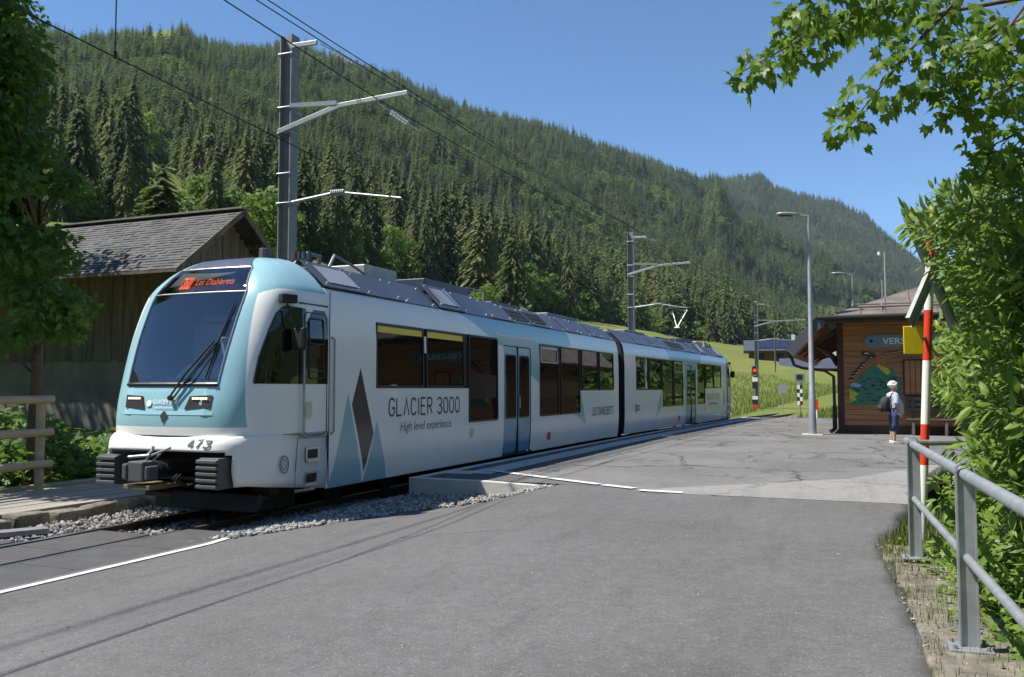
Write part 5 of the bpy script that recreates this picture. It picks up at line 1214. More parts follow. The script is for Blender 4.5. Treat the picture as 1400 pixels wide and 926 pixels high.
# shutter and bench on the front wall
sh = MB().box(.80, 1.52, SYF-.09, SYF-.02, 1.55, 2.72).build('shutter_frame', M['wood_dark'], st, bevel=.01)
for k in range(4): MB().box(.85+k*.16, .99+k*.16, SYF-.11, SYF-.085, 1.60, 2.68).build('shutter_board', M['wood_brown'], sh)
bn = thing('bench', (1.5, SYF-.4, PZ), 'weathered wooden bench against the station wall', 'bench')
for z, y in ((.78, -.45), (.78, -.28)): MB().box(.85, 3.2, SYF+y-.075, SYF+y+.075, z, z+.04).build('seat_slat', M['plank_grey'], bn)
for z in (1.05, 1.22, 1.40): MB().box(.85, 3.2, SYF-.17, SYF-.13, z, z+.11).build('back_slat', M['plank_grey'], bn)
for x in (1.05, 2.0, 3.0): MB().box(x-.04, x+.04, SYF-.5, SYF-.2, PZ, .78).box(x-.04, x+.04, SYF-.20, SYF-.17, PZ, 1.5).build('leg', M['plank_grey'], bn)
# name board
M['sign_blue'] = mat('faded_blue_sign', (.15, .25, .42), .5, 0, .08, 4)
nbd = thing('station_sign', (.9, SYF-.08, 3.3), 'faded blue station name board on the brown wall', 'sign')
P = [(-.28+.0, 3.15), (-.22, 3.10), (2.35, 3.10), (2.41, 3.15), (2.41, 3.47), (2.35, 3.52), (-.22, 3.52), (-.28, 3.47)]
P = [(-.26, 3.14), (2.42, 3.14), (2.42, 3.22), (2.50, 3.26), (2.53, 3.34), (2.50, 3.42), (2.42, 3.46), (2.42, 3.54), (-.26, 3.54), (-.26, 3.46), (-.34, 3.42), (-.37, 3.34), (-.34, 3.26), (-.26, 3.22)]
MB().prism([(x, SYF-.075, z) for x, z in P], (0, .03, 0)).build('board', M['sign_blue'], nbd)
for x in (-.14, 2.30): MB().tube([(x, SYF-.072, 3.34), (x, SYF-.082, 3.34)], .055, 14).build('bolt', M['black'], nbd)
me = text_mesh("VERS-L'EGLISE", 1., M['text_white'], lambda a, b2: Vector((a, b2, 0)), bold=.02); xs_ = [v.co.x for v in me.vertices]; w = max(xs_)-min(xs_)
for v in me.vertices: v.co = Vector((.20+(v.co.x-min(xs_))/w*1.92, SYF-.080, 3.235+v.co.y/.73*.21))
link(bpy.data.objects.new('lettering', me), nbd)
# mural: painted panel with an eagle over a wooded hill
mu = thing('mural', (0, SYF-.07, 1.3), 'painted wooden mural of an eagle above a green wooded hill', 'mural')
def art(name, P, m, d, parent=mu, th=.006): return MB().prism([(x, SYF-.045-d, z) for x, z in P], (0, th if d < .02 else th*.5, 0)).build(name, m, parent)
cm = lambda n, c, v=.25: mat(n, c, .7, 0, v, 5)
m_gr = cm('mural_green', (.055, .20, .135)); m_dg = cm('mural_dark_green', (.02, .07, .055)); m_br = cm('mural_brown', (.36, .135, .06)); m_db = cm('mural_dark_brown', (.05, .025, .02)); m_ye = cm('mural_yellow', (.55, .46, .05)); m_wh = cm('mural_white', (.62, .63, .62)); m_lb = cm('mural_pale_blue', (.30, .45, .55))
art('hill', [(-.84, 1.25), (.72, 1.25), (.72, 2.05), (.62, 2.12), (.60, 2.28), (.52, 2.32), (.48, 2.48), (.42, 2.36), (.25, 2.52), (-.02, 2.55), (-.25, 2.42), (-.5, 2.2), (-.66, 1.98), (-.84, 1.90)], m_gr, .0)
for k in range(26):
    x, z = random.uniform(-.72, .62), random.uniform(1.30, 2.15)
    if z > 2.3+x*.2 or (x < -.5 and z > 1.8): continue
    s_ = random.uniform(.07, .14); art('painted_tree', [(x-s_, z), (x-s_*.3, z+.03), (x, z-.02), (x+s_*.4, z+.03), (x+s_, z-.01), (x+s_*.5, z+s_*.9), (x+s_*.1, z+s_*.5), (x-.01, z+s_*.8), (x-s_*.5, z+s_*.4)][0:9:1] if False else [(x-s_, z), (x+s_, z-.02), (x+s_*.35, z+.035), (x+.01, z+s_*.5), (x-s_*.3, z+.03)], m_dg, .008+.0002*k)
art('meadow', [(-.84, 1.30), (-.62, 1.42), (-.70, 1.50), (-.56, 1.60), (-.66, 1.68), (-.84, 1.80)], m_ye, .007); art('meadow', [(.0, 2.52), (.15, 2.38), (.33, 2.22), (.42, 2.30), (.36, 2.45), (.2, 2.58), (.05, 2.62)], m_ye, .008)
art('lake', [(-.82, 1.86), (-.55, 1.80), (-.45, 1.88), (-.6, 1.96), (-.80, 1.98)], m_lb, .0085)
art('eagle_wing', [(-.80, 1.92), (-.70, 2.25), (-.52, 2.52), (-.30, 2.72), (-.02, 2.84), (.25, 2.86), (.10, 2.66), (-.22, 2.52), (-.48, 2.26), (-.66, 2.02)], m_br, .014)
art('eagle_wing', [(.02, 2.82), (.22, 2.92), (.48, 2.98), (.80, 2.99), (.95, 2.96), (.62, 2.86), (.36, 2.72), (.18, 2.64)], m_br, .015)
art('eagle_body', [(-.05, 2.80), (.22, 2.72), (.36, 2.56), (.42, 2.44), (.30, 2.46), (.12, 2.56), (-.12, 2.66)], m_br, .017); art('eagle_tail', [(-.42, 3.00), (-.18, 2.98), (.02, 2.86), (-.08, 2.76), (-.26, 2.84), (-.44, 2.90)], m_db, .018); art('eagle_tail_stripe', [(-.34, 2.97), (-.20, 2.95), (-.24, 2.91), (-.36, 2.93)], m_wh, .022)
for k in range(9):                                           # dark wing feathers with white bars, both wings
    t = k/8; x, z = -.78+.62*t, 1.98+.74*t**.8; art('feather', [(x-.06, z-.02+.12*(1-t)), (x+.10, z+.10), (x+.07, z+.15), (x-.10, z+.06+.10*(1-t))], m_db, .019+.0004*k); art('feather_bar', [(x-.02, z+.05), (x+.05, z+.08), (x+.04, z+.10), (x-.03, z+.07)], m_wh, .0245+.0003*k)
    x, z = .22+.085*k, 2.90+.012*k; art('feather', [(x-.05, z-.03), (x+.07, z-.01), (x+.10, z+.05), (x-.02, z+.04)], m_db, .020+.0004*k); art('feather_bar', [(x-.02, z+.0), (x+.05, z+.01), (x+.05, z+.027), (x-.01, z+.02)], m_wh, .0265+.0003*k)
for k in range(6): a = random.uniform(0, 3); x, z = -.2+.12*k, 1.6+.12*random.random()*k; art('dark_stroke', [(x, z), (x+.18*math.cos(a), z+.18*math.sin(a)), (x+.18*math.cos(a)+.02, z+.18*math.sin(a)-.02), (x+.02, z-.02)], m_db, .0185+.0005*k)

# ------------------------------------------------------------------ signals and small trackside things
sg = thing('railway_signal', (-8.6, 69.9, 0), 'red light signal on a striped post at the foot of the farthest mast', 'signal')
c = at(1032, 507, 66.0); MB().box(c.x-.22, c.x+.22, c.y-.08, c.y, c.z-.36, c.z+.36).build('head', M['black'], sg, bevel=.07); MB().ring([(c.x+.22*math.cos(a), c.y-.09, c.z+.36*math.sin(a)) for a in np.linspace(0, 6.283, 20, False)], .022, 6).build('head_rim', M['silver'], sg)
MB().tube([(c.x, c.y-.09, c.z+.02), (c.x, c.y-.13, c.z+.02)], .12, 14).build('red_lamp', mat('red_signal_light', (.6, .02, .01), .4, emit=((1, .03, .01), 1.1)), sg)
MB().tube([(c.x, c.y, -.2), (c.x, c.y, c.z-.36)], .06, 8).build('post', M['galv_dark'], sg)
for z, h, m_ in ((2.3, .3, 'white'), (1.75, .5, 'black'), (.95, .25, 'white'), (.6, .35, 'black'), (.25, .28, 'red')): MB().box(c.x-.2, c.x+.2, c.y-.06, c.y-.03, z, z+h).build('post_plate', M[m_], sg)
p = at(1094, 556, 62); s2 = thing('dwarf_signal', (p.x, p.y, 0), 'black square signal on a checkered post in the meadow beside the lamp post', 'signal')
zc = at(1094, 516, 62).z; MB().box(p.x-.34, p.x+.34, p.y-.06, p.y, zc-.32, zc+.32).build('head', M['silver'], s2, bevel=.03); MB().box(p.x-.2, p.x+.2, p.y-.08, p.y-.062, zc-.18, zc+.18).build('screen', M['black'], s2)
MB().tube([(p.x, p.y, -.3), (p.x, p.y, zc-.3)], .05, 8).build('post', M['galv'], s2)
for k in range(5):
    z = zc-.55-.28*k
    for q in (0, 1): MB().box(p.x-.18+.18*q, p.x+.18*q, p.y-.07, p.y-.052, z-.28, z).build('checker', M['black'] if (k+q) % 2 else M['white'], s2)
p = at(1070, 532, 64); t = thing('trackside_plate', (p.x, p.y, 0), 'small round grey plate on a thin post in the meadow', 'sign'); MB().tube([(p.x, p.y, p.z-2), (p.x, p.y, p.z)], .035, 6).build('post', M['galv'], t); MB().tube([(p.x, p.y-.05, p.z), (p.x, p.y-.08, p.z)], .36, 16).build('plate', M['galv'], t)
p = at(1117, 571, 50); t = thing('marker_post', (p.x, p.y, 0), 'slim red marker post with white foot beyond the lamp post', 'marker post'); z1 = at(1117, 546, 50).z
MB().tube([(p.x, p.y, -.2), (p.x, p.y, .55)], .06, 8).build('foot', M['white'], t); MB().bar((p.x, p.y, .5), (p.x, p.y, z1), .16, .06).build('blade', M['red'], t)
p = at(1060, 500, 118); tag(MB().tube([(p.x, p.y, p.z-3), (p.x, p.y, at(1060, 453, 118).z)], .10, 7).build('wooden_pole', M['plank_grey']), 'bare wooden pole standing in the meadow before the far houses', 'pole')
# far crossing boards at the platform end
bd = thing('track_crossing_boards', (-5.8, 49, 0), 'pale boards laid across the track at the platform end', 'crossing boards')
for k in range(5): y = 47.4+k*.5; x = tx_(y); MB().box(x-1.9, x+2.6, y, y+.46, -.02, .03+.002*k).build('board', M['concrete'], bd)
# far houses
def house(c, w, d, h, rh, rz, label, wallm, panel=False):
    z0 = float(gz_terrain(c[0], c[1]))-.6; t = thing('house', (c[0], c[1], z0), label, 'house'); xf = Matrix.Translation((c[0], c[1], 0)) @ Matrix.Rotation(rz, 4, 'Z')
    MB().box(-w/2, w/2, -d/2, d/2, z0, h).build('wall', wallm, t, xf=xf)
    o = .9; dr = MB(); e0 = h-.1
    for s in (-1, 1): dr.prism([(-w/2-o, s*(d/2+o), e0), (w/2+o, s*(d/2+o), e0), (w/2+o, 0, h+rh), (-w/2-o, 0, h+rh)], (0, 0, -.16))
    rf = dr.build('roof', M['house_roof'], t, xf=xf)
    if panel:
        a = Vector((0, -(d/2+o), e0)); b2 = Vector((0, 0, h+rh)); q0, q1 = a.lerp(b2, .15), a.lerp(b2, .9)
        for k in range(5): x0 = -w*.35+k*w*.12; MB().prism([(x0, q0.y, q0.z+.12), (x0+w*.115, q0.y, q0.z+.12), (x0+w*.115, q1.y, q1.z+.12), (x0, q1.y, q1.z+.12)], (0, 0, .05)).build('solar_panel', M['solar'], rf, xf=xf)
    MB().box(w*.2, w*.2+.6, .5, 1.1, h, h+rh+1.0).build('chimney', M['white'], rf, xf=xf)
    for k in range(3): f = MB().box(-w*.35+k*w*.3, -w*.35+k*w*.3+1.1, -d/2-.05, -d/2+.02, h-1.7, h-.6).build('window', M['black'], t, xf=xf)
M['house_roof'] = mat('grey_metal_house_roof', (.07, .08, .10), .5, .2, .12, .5); M['solar'] = mat('solar_panel', (.02, .025, .05), .15); M['house_wood'] = mat('warm_house_boards', (.16, .085, .045), .8, 0, .25, 2)
c = at(1066, 500, 162); house((c.x, c.y), 11, 8, at(1066, 478.5, 158).z, 2.0, R(8), 'farther house with solar panels on its grey roof', M['house_wood'], True)
c = at(1110, 506, 132); house((c.x+1, c.y), 9.5, 7, at(1106, 505, 128).z+.25, 1.5, R(5), 'nearer low house with dark grey roof beside the station', M['house_wood'])
# ------------------------------------------------------------------ railing and stone wall on the right
wl_ = thing('stone_wall', (.35, 7, 0), 'low rough stone wall edging the road under the railing', 'wall')
WR = lambda y: float(np.interp(y, ROAD_R[0], ROAD_R[1]))
y = -3.
while y < 9.8:
    ln = random.uniform(.5, 1.15); xa = WR(y)-.07; xb = WR(y)+.46
    for q, (a, b2) in enumerate(((xa, xb),)):
        s_ = MB(); P = [(a, y), (b2, y), (b2, y+ln-.02), (a, y+ln-.02)]; P = [(px+random.uniform(-.035, .035), py+random.uniform(-.03, .03)) for px, py in P]
        z = float(gz(xa, min(y, 9)))+random.uniform(-.005, .03); s_.prism([(px, py, -.9) for px, py in P], (0, 0, z+.9)); o = s_.build('stone', M['stone'], wl_, bevel=.02)
    y += ln
MB().prism([(WR(-3)+.0, -3, -.9), (WR(-3)+.45, -3, -.9), (WR(9.7)+.45, 9.7, -.9), (WR(9.7)+.02, 9.7, -.9)], (0, 0, 1.055)).build('mortar_core', M['stone'], wl_)
rl = thing('railing', (.45, 7.5, .2), 'galvanised two-rail railing along the stone wall at the road edge', 'railing')
for x, y in ((.30, 9.05), (.485, 6.05), (.67, 3.05)):
    z0 = .21; z1 = z0+1.09 if y > 7 else z0+1.10; p = MB(); d = Vector((.185, -3.0, 0)).normalized(); n = Vector((d.y, -d.x, 0))
    c = Vector((x, y, 0)); hw_ = .05
    p.bar(c+Vector((0, 0, z0)), c+Vector((0, 0, z1-.02)), .012, .10, up=n)      # web
    for s in (-1, 1): q = c+n*s*hw_; p.bar(q+Vector((0, 0, z0)), q+Vector((0, 0, z1-.03)), .048, .010, up=n)
    for k in range(6):                                     # rounded cap over the rail
        a0, a1 = math.pi*k/6, math.pi*(k+1)/6; A_ = c+n*hw_*math.cos(a0)+Vector((0, 0, z1-.03+.06*math.sin(a0))); B_ = c+n*hw_*math.cos(a1)+Vector((0, 0, z1-.03+.06*math.sin(a1))); p.bar(A_, B_, .055, .010, up=d.cross(B_-A_))
    po = p.build('post', M['galv'], rl)
    MB().bar(c-d*.11+Vector((0, 0, z0+.012)), c+d*.11+Vector((0, 0, z0+.012)), .24, .02).build('base_plate', M['galv'], po, bevel=.004)
    for a in (-1, 1):
        for b2 in (-1, 1): q = c+d*.08*a+n*.09*b2; MB().tube([q+Vector((0, 0, z0+.02)), q+Vector((0, 0, z0+.045))], .012, 6).build('bolt', M['galv_dark'], po)
for zz, r_ in ((1.265, .036), (.76, .027)):
    a = Vector((.30, 9.05, zz)); b2 = Vector((.67, 3.05, zz)); d = (b2-a).normalized()
    MB().tube([a-d*(.62 if zz > 1 else .55), a, b2, b2+d*2], r_, 12).build('rail', M['galv'], rl, auto=40)
r2 = thing('side_rail', (.5, 9.8, .2), 'short grey rail running off behind the railing end towards the bushes', 'railing')
MB().tube([(.26, 9.72, 1.24), (1.2, 10.3, 1.24), (2.4, 11, 1.24)], .03, 10).build('rail', M['galv'], r2); MB().tube([(1.25, 10.33, -.3), (1.25, 10.33, 1.24)], .03, 8).build('post', M['galv'], r2)
# ------------------------------------------------------------------ level crossing warning sign
cs = thing('crossing_sign', (.40, 10.5, 0), 'red and white striped pole with grey-backed warning cross and yellow plate', 'sign')
pa, pb = Vector((.385, 10.5, -.35)), Vector((.60, 10.6, 3.78)); cuts = [(-.35, .96, 'white'), (.96, 1.40, 'red'), (1.40, 2.09, 'white'), (2.09, 2.64, 'red'), (2.64, 3.21, 'white'), (3.21, 3.78, 'red')]
f = lambda z: pa.lerp(pb, (z+.35)/4.13)
for z0, z1, m_ in cuts: MB().tube([f(z0), f(z1)], .045, 14).build('pole_band', M[m_], cs, auto=40)
M['cross_grey'] = mat('grey_sign_back', (.30, .315, .32), .6, 0, .12, 8)
dl = Vector(-RT*.77-FW0*.638); back = Vector(-RT*.638+FW0*.77); cc = f(3.06)-back*.02
for sgn in (-1, 1):
    for off in (0,):
        a = cc+dl*.52*sgn+Vector((0, 0, .58)); b2 = cc-dl*.52*sgn-Vector((0, 0, .58)); d = (b2-a).normalized(); wv = d.cross(back).normalized()
        gap = .055 if sgn > 0 else .0
        for p0, p1 in (((a, cc-d*.0), (cc, b2)) if sgn < 0 else ((a, cc-d*.13), (cc+d*.13, b2))):
            q = MB(); q.bar(p0, p1, .006, .14, up=wv); q.bar(p0+wv*.07+back*.0, p1+wv*.07, .045, .006, up=wv); q.bar(p0-wv*.07, p1-wv*.07, .045, .006, up=wv); q.build('cross_arm', M['cross_grey'], cs)
MB().bar(cc-Vector((0, 0, .1)), cc+Vector((0, 0, .1)), .1, .1).build('clamp', M['galv_dark'], cs)
yp = MB(); a = at(1249, 465, 9.3); w_ = Vector(RT)*.105; h_ = Vector((0, 0, .148)); b_ = Vector(FW0)
P = [a-w_-h_, a+w_-h_, a+w_+h_, a-w_+h_]; yp.prism(P, b_*.012); yo = yp.build('yellow_plate', M['yellow'], cs, bevel=.008)
a2 = f(2.33)
MB().bar(a+Vector(FW0)*.03-Vector(RT)*.05, a2+Vector(FW0)*.0, .02, .04).build('plate_bracket', M['galv'], cs)

# ------------------------------------------------------------------ leaves
MAPLE = [(0, 0), (.10, .05), (.42, -.12), (.36, .10), (.56, .30), (.40, .36), (.44, .62), (.20, .50), (.12, .78), (0, 1.0), (-.12, .78), (-.20, .50), (-.44, .62), (-.40, .36), (-.56, .30), (-.36, .10), (-.42, -.12), (-.10, .05)]
WILLOW = [(0, 0), (.10, .22), (.135, .48), (.08, .78), (0, 1.0), (-.08, .78), (-.135, .48), (-.10, .22)]
def leaf_poly(shape):
    n = len(shape); vs = [(x, y, -.35*abs(x)**1.2-.12*y*y) for x, y in shape]+[(0, .35, .02)]
    return vs, [(i, (i+1) % n, n) for i in range(n)]
LV = {'maple': leaf_poly(MAPLE), 'willow': leaf_poly(WILLOW)}
LV['shrub'] = ([(x*1.3, y, z) for x, y, z in LV['willow'][0]], LV['willow'][1])
LV['simple'] = ([(0, 0, 0), (.3, .45, -.06), (0, 1, -.1), (-.3, .45, -.06)], [(0, 1, 2, 3)])
def leaf_matrix(p, d, nrm, s):
    d = d.normalized(); x = d.cross(nrm)
    if x.length < 1e-3: x = d.orthogonal()
    x.normalize(); z = x.cross(d).normalized(); m = Matrix((x*s, d*s, z*s)).transposed().to_4x4(); m.translation = p; return m
def foliage(tree, kind, leaves, m, n_obj, name='leaf'):
    """the n_obj leaves that show largest are parts of their own, the rest one part"""
    vs, fs = LV[kind]; key = lambda M_: -(M_.to_scale().x/max((M_.translation-Vector((0, 0, EYE))).length, .1))
    leaves = sorted(leaves, key=key); mes = []
    for k in range(6):
        mb = MB(); mb.tint = .1+.16*k; mb.add(vs, fs); mes.append(mb.mesh('leaf', m, False, None, True))
    for M_ in leaves[:n_obj]: inst(name, mes[random.randrange(6)], tree, M_)
    rest = leaves[n_obj:]
    if rest:
        V_ = np.array([(*v, 1.) for v in vs]); A_ = np.array([[list(r) for r in M_] for M_ in rest]); W = np.einsum('nij,kj->nki', A_, V_)[..., :3].reshape(-1, 3)
        k = len(vs); F = [tuple(i+k*q for i in f) for q in range(len(rest)) for f in fs]
        me = bpy.data.meshes.new('foliage'); me.from_pydata(W.tolist(), [], F); me.materials.append(m)
        me.attributes.new('tint', 'FLOAT', 'POINT').data.foreach_set('value', np.repeat(rng.random(len(rest)), k)); o = bpy.data.objects.new('foliage', me); link(o, tree); tag(o, kind='stuff')
RVv = lambda s=1.: Vector(rng.normal(size=3)*s)
M['maple_leaf'] = leaf_mat('maple_leaves', (.065, .140, .018), (.180, .290, .040), .55, .42)
M['willow_leaf'] = leaf_mat('shrub_leaves', (.120, .225, .034), (.290, .400, .085), .5, .42)
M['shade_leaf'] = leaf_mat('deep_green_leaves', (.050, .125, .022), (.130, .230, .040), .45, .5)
def at_(q): return at(q[0], q[1], q[2])
# ---- maple whose trunk stands outside the picture on the right
mp = thing('maple_tree', (5.3, 7.2, -1.0), 'maple branches with lobed leaves hanging in from the upper right corner', 'tree')
root = Vector((5.3, 7.2, -1.0)); MB().tube([root, root+Vector((-.1, 0, 2)), root+Vector((-.15, .1, 4.2)), root+Vector((-.1, .2, 6.5))], [.24, .19, .15, .09], 10).build('trunk', M['bark'], mp, smooth=True)
br_px = [[(1215, 3, 7.6), (1150, 30, 7.5), (1080, 62, 7.4), (1030, 90, 7.3), (998, 108, 7.3)], [(1290, 20, 7.0), (1250, 62, 6.9), (1215, 105, 6.8), (1185, 142, 6.8), (1160, 176, 6.7)],
         [(1330, 10, 7.8), (1250, 25, 7.9), (1180, 15, 8.0), (1110, 22, 8.1), (1060, 45, 8.2)], [(1390, 30, 7.4), (1330, 70, 7.3), (1290, 105, 7.2), (1262, 130, 7.2)],
         [(1420, 100, 7.0), (1370, 125, 7.0), (1320, 150, 7.1), (1285, 140, 7.2)], [(1430, 160, 7.6), (1385, 185, 7.5), (1345, 205, 7.5), (1330, 225, 7.4)], [(1400, 10, 6.6), (1370, 50, 6.6), (1340, 85, 6.6)],
         [(1440, 40, 8.3), (1390, 70, 8.4), (1330, 60, 8.5), (1300, 50, 8.6)], [(1430, 90, 7.9), (1390, 110, 8), (1350, 120, 8.1)], [(1300, -25, 7.2), (1240, -5, 7.2), (1180, -15, 7.1), (1120, -5, 7.2), (1075, 15, 7.2)], [(1420, 205, 7.2), (1390, 215, 7.2), (1362, 238, 7.2)]]
lv = []
for bi, bp in enumerate(br_px):
    P = [at_(q) for q in bp]; start = P[0]+(P[0]-P[1])*1.2; o0 = root+Vector((-.12, .1, 3.4+.25*bi)); full = [o0, o0.lerp(start, .55)+Vector((0, 0, .25)), start]+P; n = len(full)
    MB().tube(full, [.035*(1-i/(n-1))**1.6+.004 for i in range(n)], 6).build('branch', M['bark'], mp, smooth=True)
    for i in range(len(P)-1):
        seg = P[i+1]-P[i]; cnt = int(seg.length/.0105)
        for k in range(cnt):
            t = (k+random.random())/cnt; base = P[i].lerp(P[i+1], t); side_ = RVv(); side_ -= seg.normalized()*side_.dot(seg.normalized()); side_.normalize(); side_.z *= .65
            ln = random.uniform(.04, .36)*(1.15-.5*(i+t)/len(P)); p = base+side_*ln+Vector((0, 0, -.06*random.random()))
            d = (side_*.6+Vector((0, 0, -.75))+RVv(.3)).normalized(); nrm = (Vector((0, 0, 1))+RVv(.5)+Vector(-FW0)*.45).normalized()
            lv.append(leaf_matrix(p, d, nrm, random.uniform(.085, .15)))
foliage(mp, 'maple', lv, M['maple_leaf'], 290)
# ---- tall shrub right of the railing
sb = thing('willow_shrub', (2.1, 7.2, -1.0), 'dense leafy green shrub with narrow leaves behind the railing on the right', 'shrub')
tips = []; lv = []
def in_region(x, y):
    lft = np.interp(y, [230, 270, 300, 335, 360, 400, 440, 500, 560, 620, 680, 740, 800, 860, 920], [1335, 1275, 1240, 1232, 1292, 1318, 1312, 1290, 1274, 1270, 1270, 1285, 1318, 1345, 1362]); return x > lft
while len(tips) < 480:
    x, y = random.uniform(1205, 1480), random.uniform(225, 930)
    if in_region(x, y) and (y > 480 or random.random() < (.8 if x > 1340 else .45)): tips.append((x, y, random.uniform(6.9, 9.6) if y > 500 else random.uniform(7.2, 9.4)))
for _ in range(120):
    x, y = random.uniform(1272, 1345), random.uniform(250, 560); tips.append((x, y, random.uniform(11.0, 12.6)))
for _ in range(8):
    x, y = random.uniform(1226, 1300), random.uniform(262, 425); tips.append((x, y, random.uniform(8.7, 9.3)))
stem = MB()
for k, q in enumerate(tips):
    tip = at_(q)
    if tip.x < .62+.045*max(0, 9.5-tip.y) and tip.y < 9.6 and tip.z < 1.6: continue
    base = Vector((random.uniform(1.5, 3.2), tip.y+random.uniform(-.8, .8), -1.1)); h = tip-base
    c1 = base+Vector((h.x*.15, h.y*.2, h.z*.55)); c2 = base+Vector((h.x*.6, h.y*.6, h.z*.95+.12)); P = []
    for i in range(9): t = i/8; P.append(base*(1-t)**3+c1*3*t*(1-t)**2+c2*3*t*t*(1-t)+tip*t**3)
    stem.tube(P, [.014*(1-.85*i/8) for i in range(9)], 4)
    L_ = sum((P[i+1]-P[i]).length for i in range(4, 8)); n = int(40+L_*22)
    for j in range(n):
        u = 3.2+4.8*(j+random.random())/n; i = min(int(u), 7); p = P[i].lerp(P[i+1], u-i); d0 = (P[i+1]-P[i]).normalized(); sd = RVv(); sd -= d0*sd.dot(d0); sd.normalize()
        p = p+sd*random.uniform(0, .16)*(1-.35*(u/8)); d = (d0*.55+sd*.75+Vector((0, 0, -.12))).normalized(); nrm = (Vector((-.35, -.35, 1))+RVv(.5)).normalized()
        lv.append(leaf_matrix(p, d, nrm, random.uniform(.06, .18)*(1.15 if u > 6 else 1)))
stem.build('stems', M['bark'], sb, smooth=True)
foliage(sb, 'shrub', lv, M['willow_leaf'], 290)
def grass(name, pts, h0, h1, w, label, m, lean=.4):
    n = len(pts); P = np.asarray(pts); a = rng.uniform(0, 6.28, n); h = rng.uniform(h0, h1, n); ln = rng.uniform(.1, lean, n)*h; dx, dy = np.cos(a), np.sin(a)
    V_ = np.zeros((n, 5, 3)); wv = w*rng.uniform(.6, 1.3, n)
    for k, (t, f) in enumerate(((0, -1), (0, 1), (.6, .7), (.6, -.7), (1, 0))):
        V_[:, k, 0] = P[:, 0]+dx*ln*t*t-dy*wv*f; V_[:, k, 1] = P[:, 1]+dy*ln*t*t+dx*wv*f; V_[:, k, 2] = P[:, 2]+h*t
    F = []
    for i in range(n): b2 = 5*i; F += [(b2, b2+1, b2+2, b2+3), (b2+3, b2+2, b2+4)]
    me = bpy.data.meshes.new(name); me.from_pydata(V_.reshape(-1, 3).tolist(), [], F); me.materials.append(m); me.attributes.new('tint', 'FLOAT', 'POINT').data.foreach_set('value', np.repeat(rng.random(n), 5))
    o = bpy.data.objects.new(name, me); link(o); tag(o, label, 'grass', kind='stuff'); return o
M['grass'] = leaf_mat('grass_blades', (.075, .125, .022), (.20, .215, .060), .3, .6); M['hay'] = leaf_mat('tall_meadow_grass', (.085, .150, .022), (.17, .20, .05), .3, .6)
# ---- broad-leaved plants at the foot of the wall and grass by the post
pl_ = thing('wall_creeper', (.8, 7, -.2), 'low broad-leaved plants growing along the foot of the railing', 'plant'); lv = []
for k in range(420):
    y = random.uniform(5.2, 9.6); p = Vector((WR(y)+.42+abs(random.gauss(0, .22)), y, random.uniform(-.35, .30)+(.25 if y > 8 else 0)*random.random()))
    lv.append(leaf_matrix(p, Vector((random.uniform(-.8, .3), random.uniform(-.8, .8), random.uniform(-.2, .5))), Vector((-.2, -.3, 1))+RVv(.35), random.uniform(.06, .13)))
for k in range(150):
    y = 5.0+4.8*random.random()**.7; p = Vector((WR(y)+.46-abs(random.gauss(0, .12)), y, .20+random.uniform(0, .09)))
    lv.append(leaf_matrix(p, Vector((random.uniform(-1, .2), random.uniform(-.8, .8), random.uniform(-.1, .3))), Vector((0, 0, 1))+RVv(.3), random.uniform(.03, .08)))
foliage(pl_, 'maple', lv, M['willow_leaf'], 0)
pts = []
while len(pts) < 260:
    y = random.uniform(4.6, 9.7); pts.append((WR(y)-.05+random.random()**1.5*.5, y, float(gz(WR(y), min(y, 9)))+.018+random.uniform(-.01, .015)))
stones(pts, .004, .015, 'wall_rubble', M['crushed'], 'small loose stones and crumbs on top of the low stone wall')
grass('wall_weeds', [(WR(y)+random.uniform(-.08, .45), y, .19) for y in [random.choice((5.3, 5.9, 6.8, 7.5, 8.3, 8.9, 9.4))+random.gauss(0, .16) for _ in range(1100)]], .03, .10, .003, 'sparse weeds growing in the joints of the stone wall', M['grass'])
pts = [(WR(y)+random.uniform(-.02, .7), y, .16+random.uniform(-.05, .04)) for y in [random.uniform(9.1, 12.6) for _ in range(2600)]]
grass('verge_grass', pts, .04, .13, .004, 'short grass tufts at the foot of the crossing sign', M['grass'])
# meadow grass beyond the train and on the bank
pts = []
while len(pts) < 34000:
    y = 43+65*random.random()**1.6; x = float(track_x(y))-2.2-random.random()**1.2*26
    pts.append((x, y))
P = np.array(pts); zz = gz_terrain(P[:, 0], P[:, 1]); grass('meadow_grass', np.column_stack([P, zz]).tolist(), .15, .45, .018, 'tall green grass growing on the bank beyond the train', M['hay'])
pts = []
while len(pts) < 9000:
    y = 48+40*random.random(); x = float(track_x(y))+1.8+random.random()*12; pts.append((x, y))
P = np.array(pts); zz = gz_terrain(P[:, 0], P[:, 1]); grass('trackside_grass', np.column_stack([P, zz]).tolist(), .2, .6, .02, 'green grass between the far track and the lamp post', M['hay'])
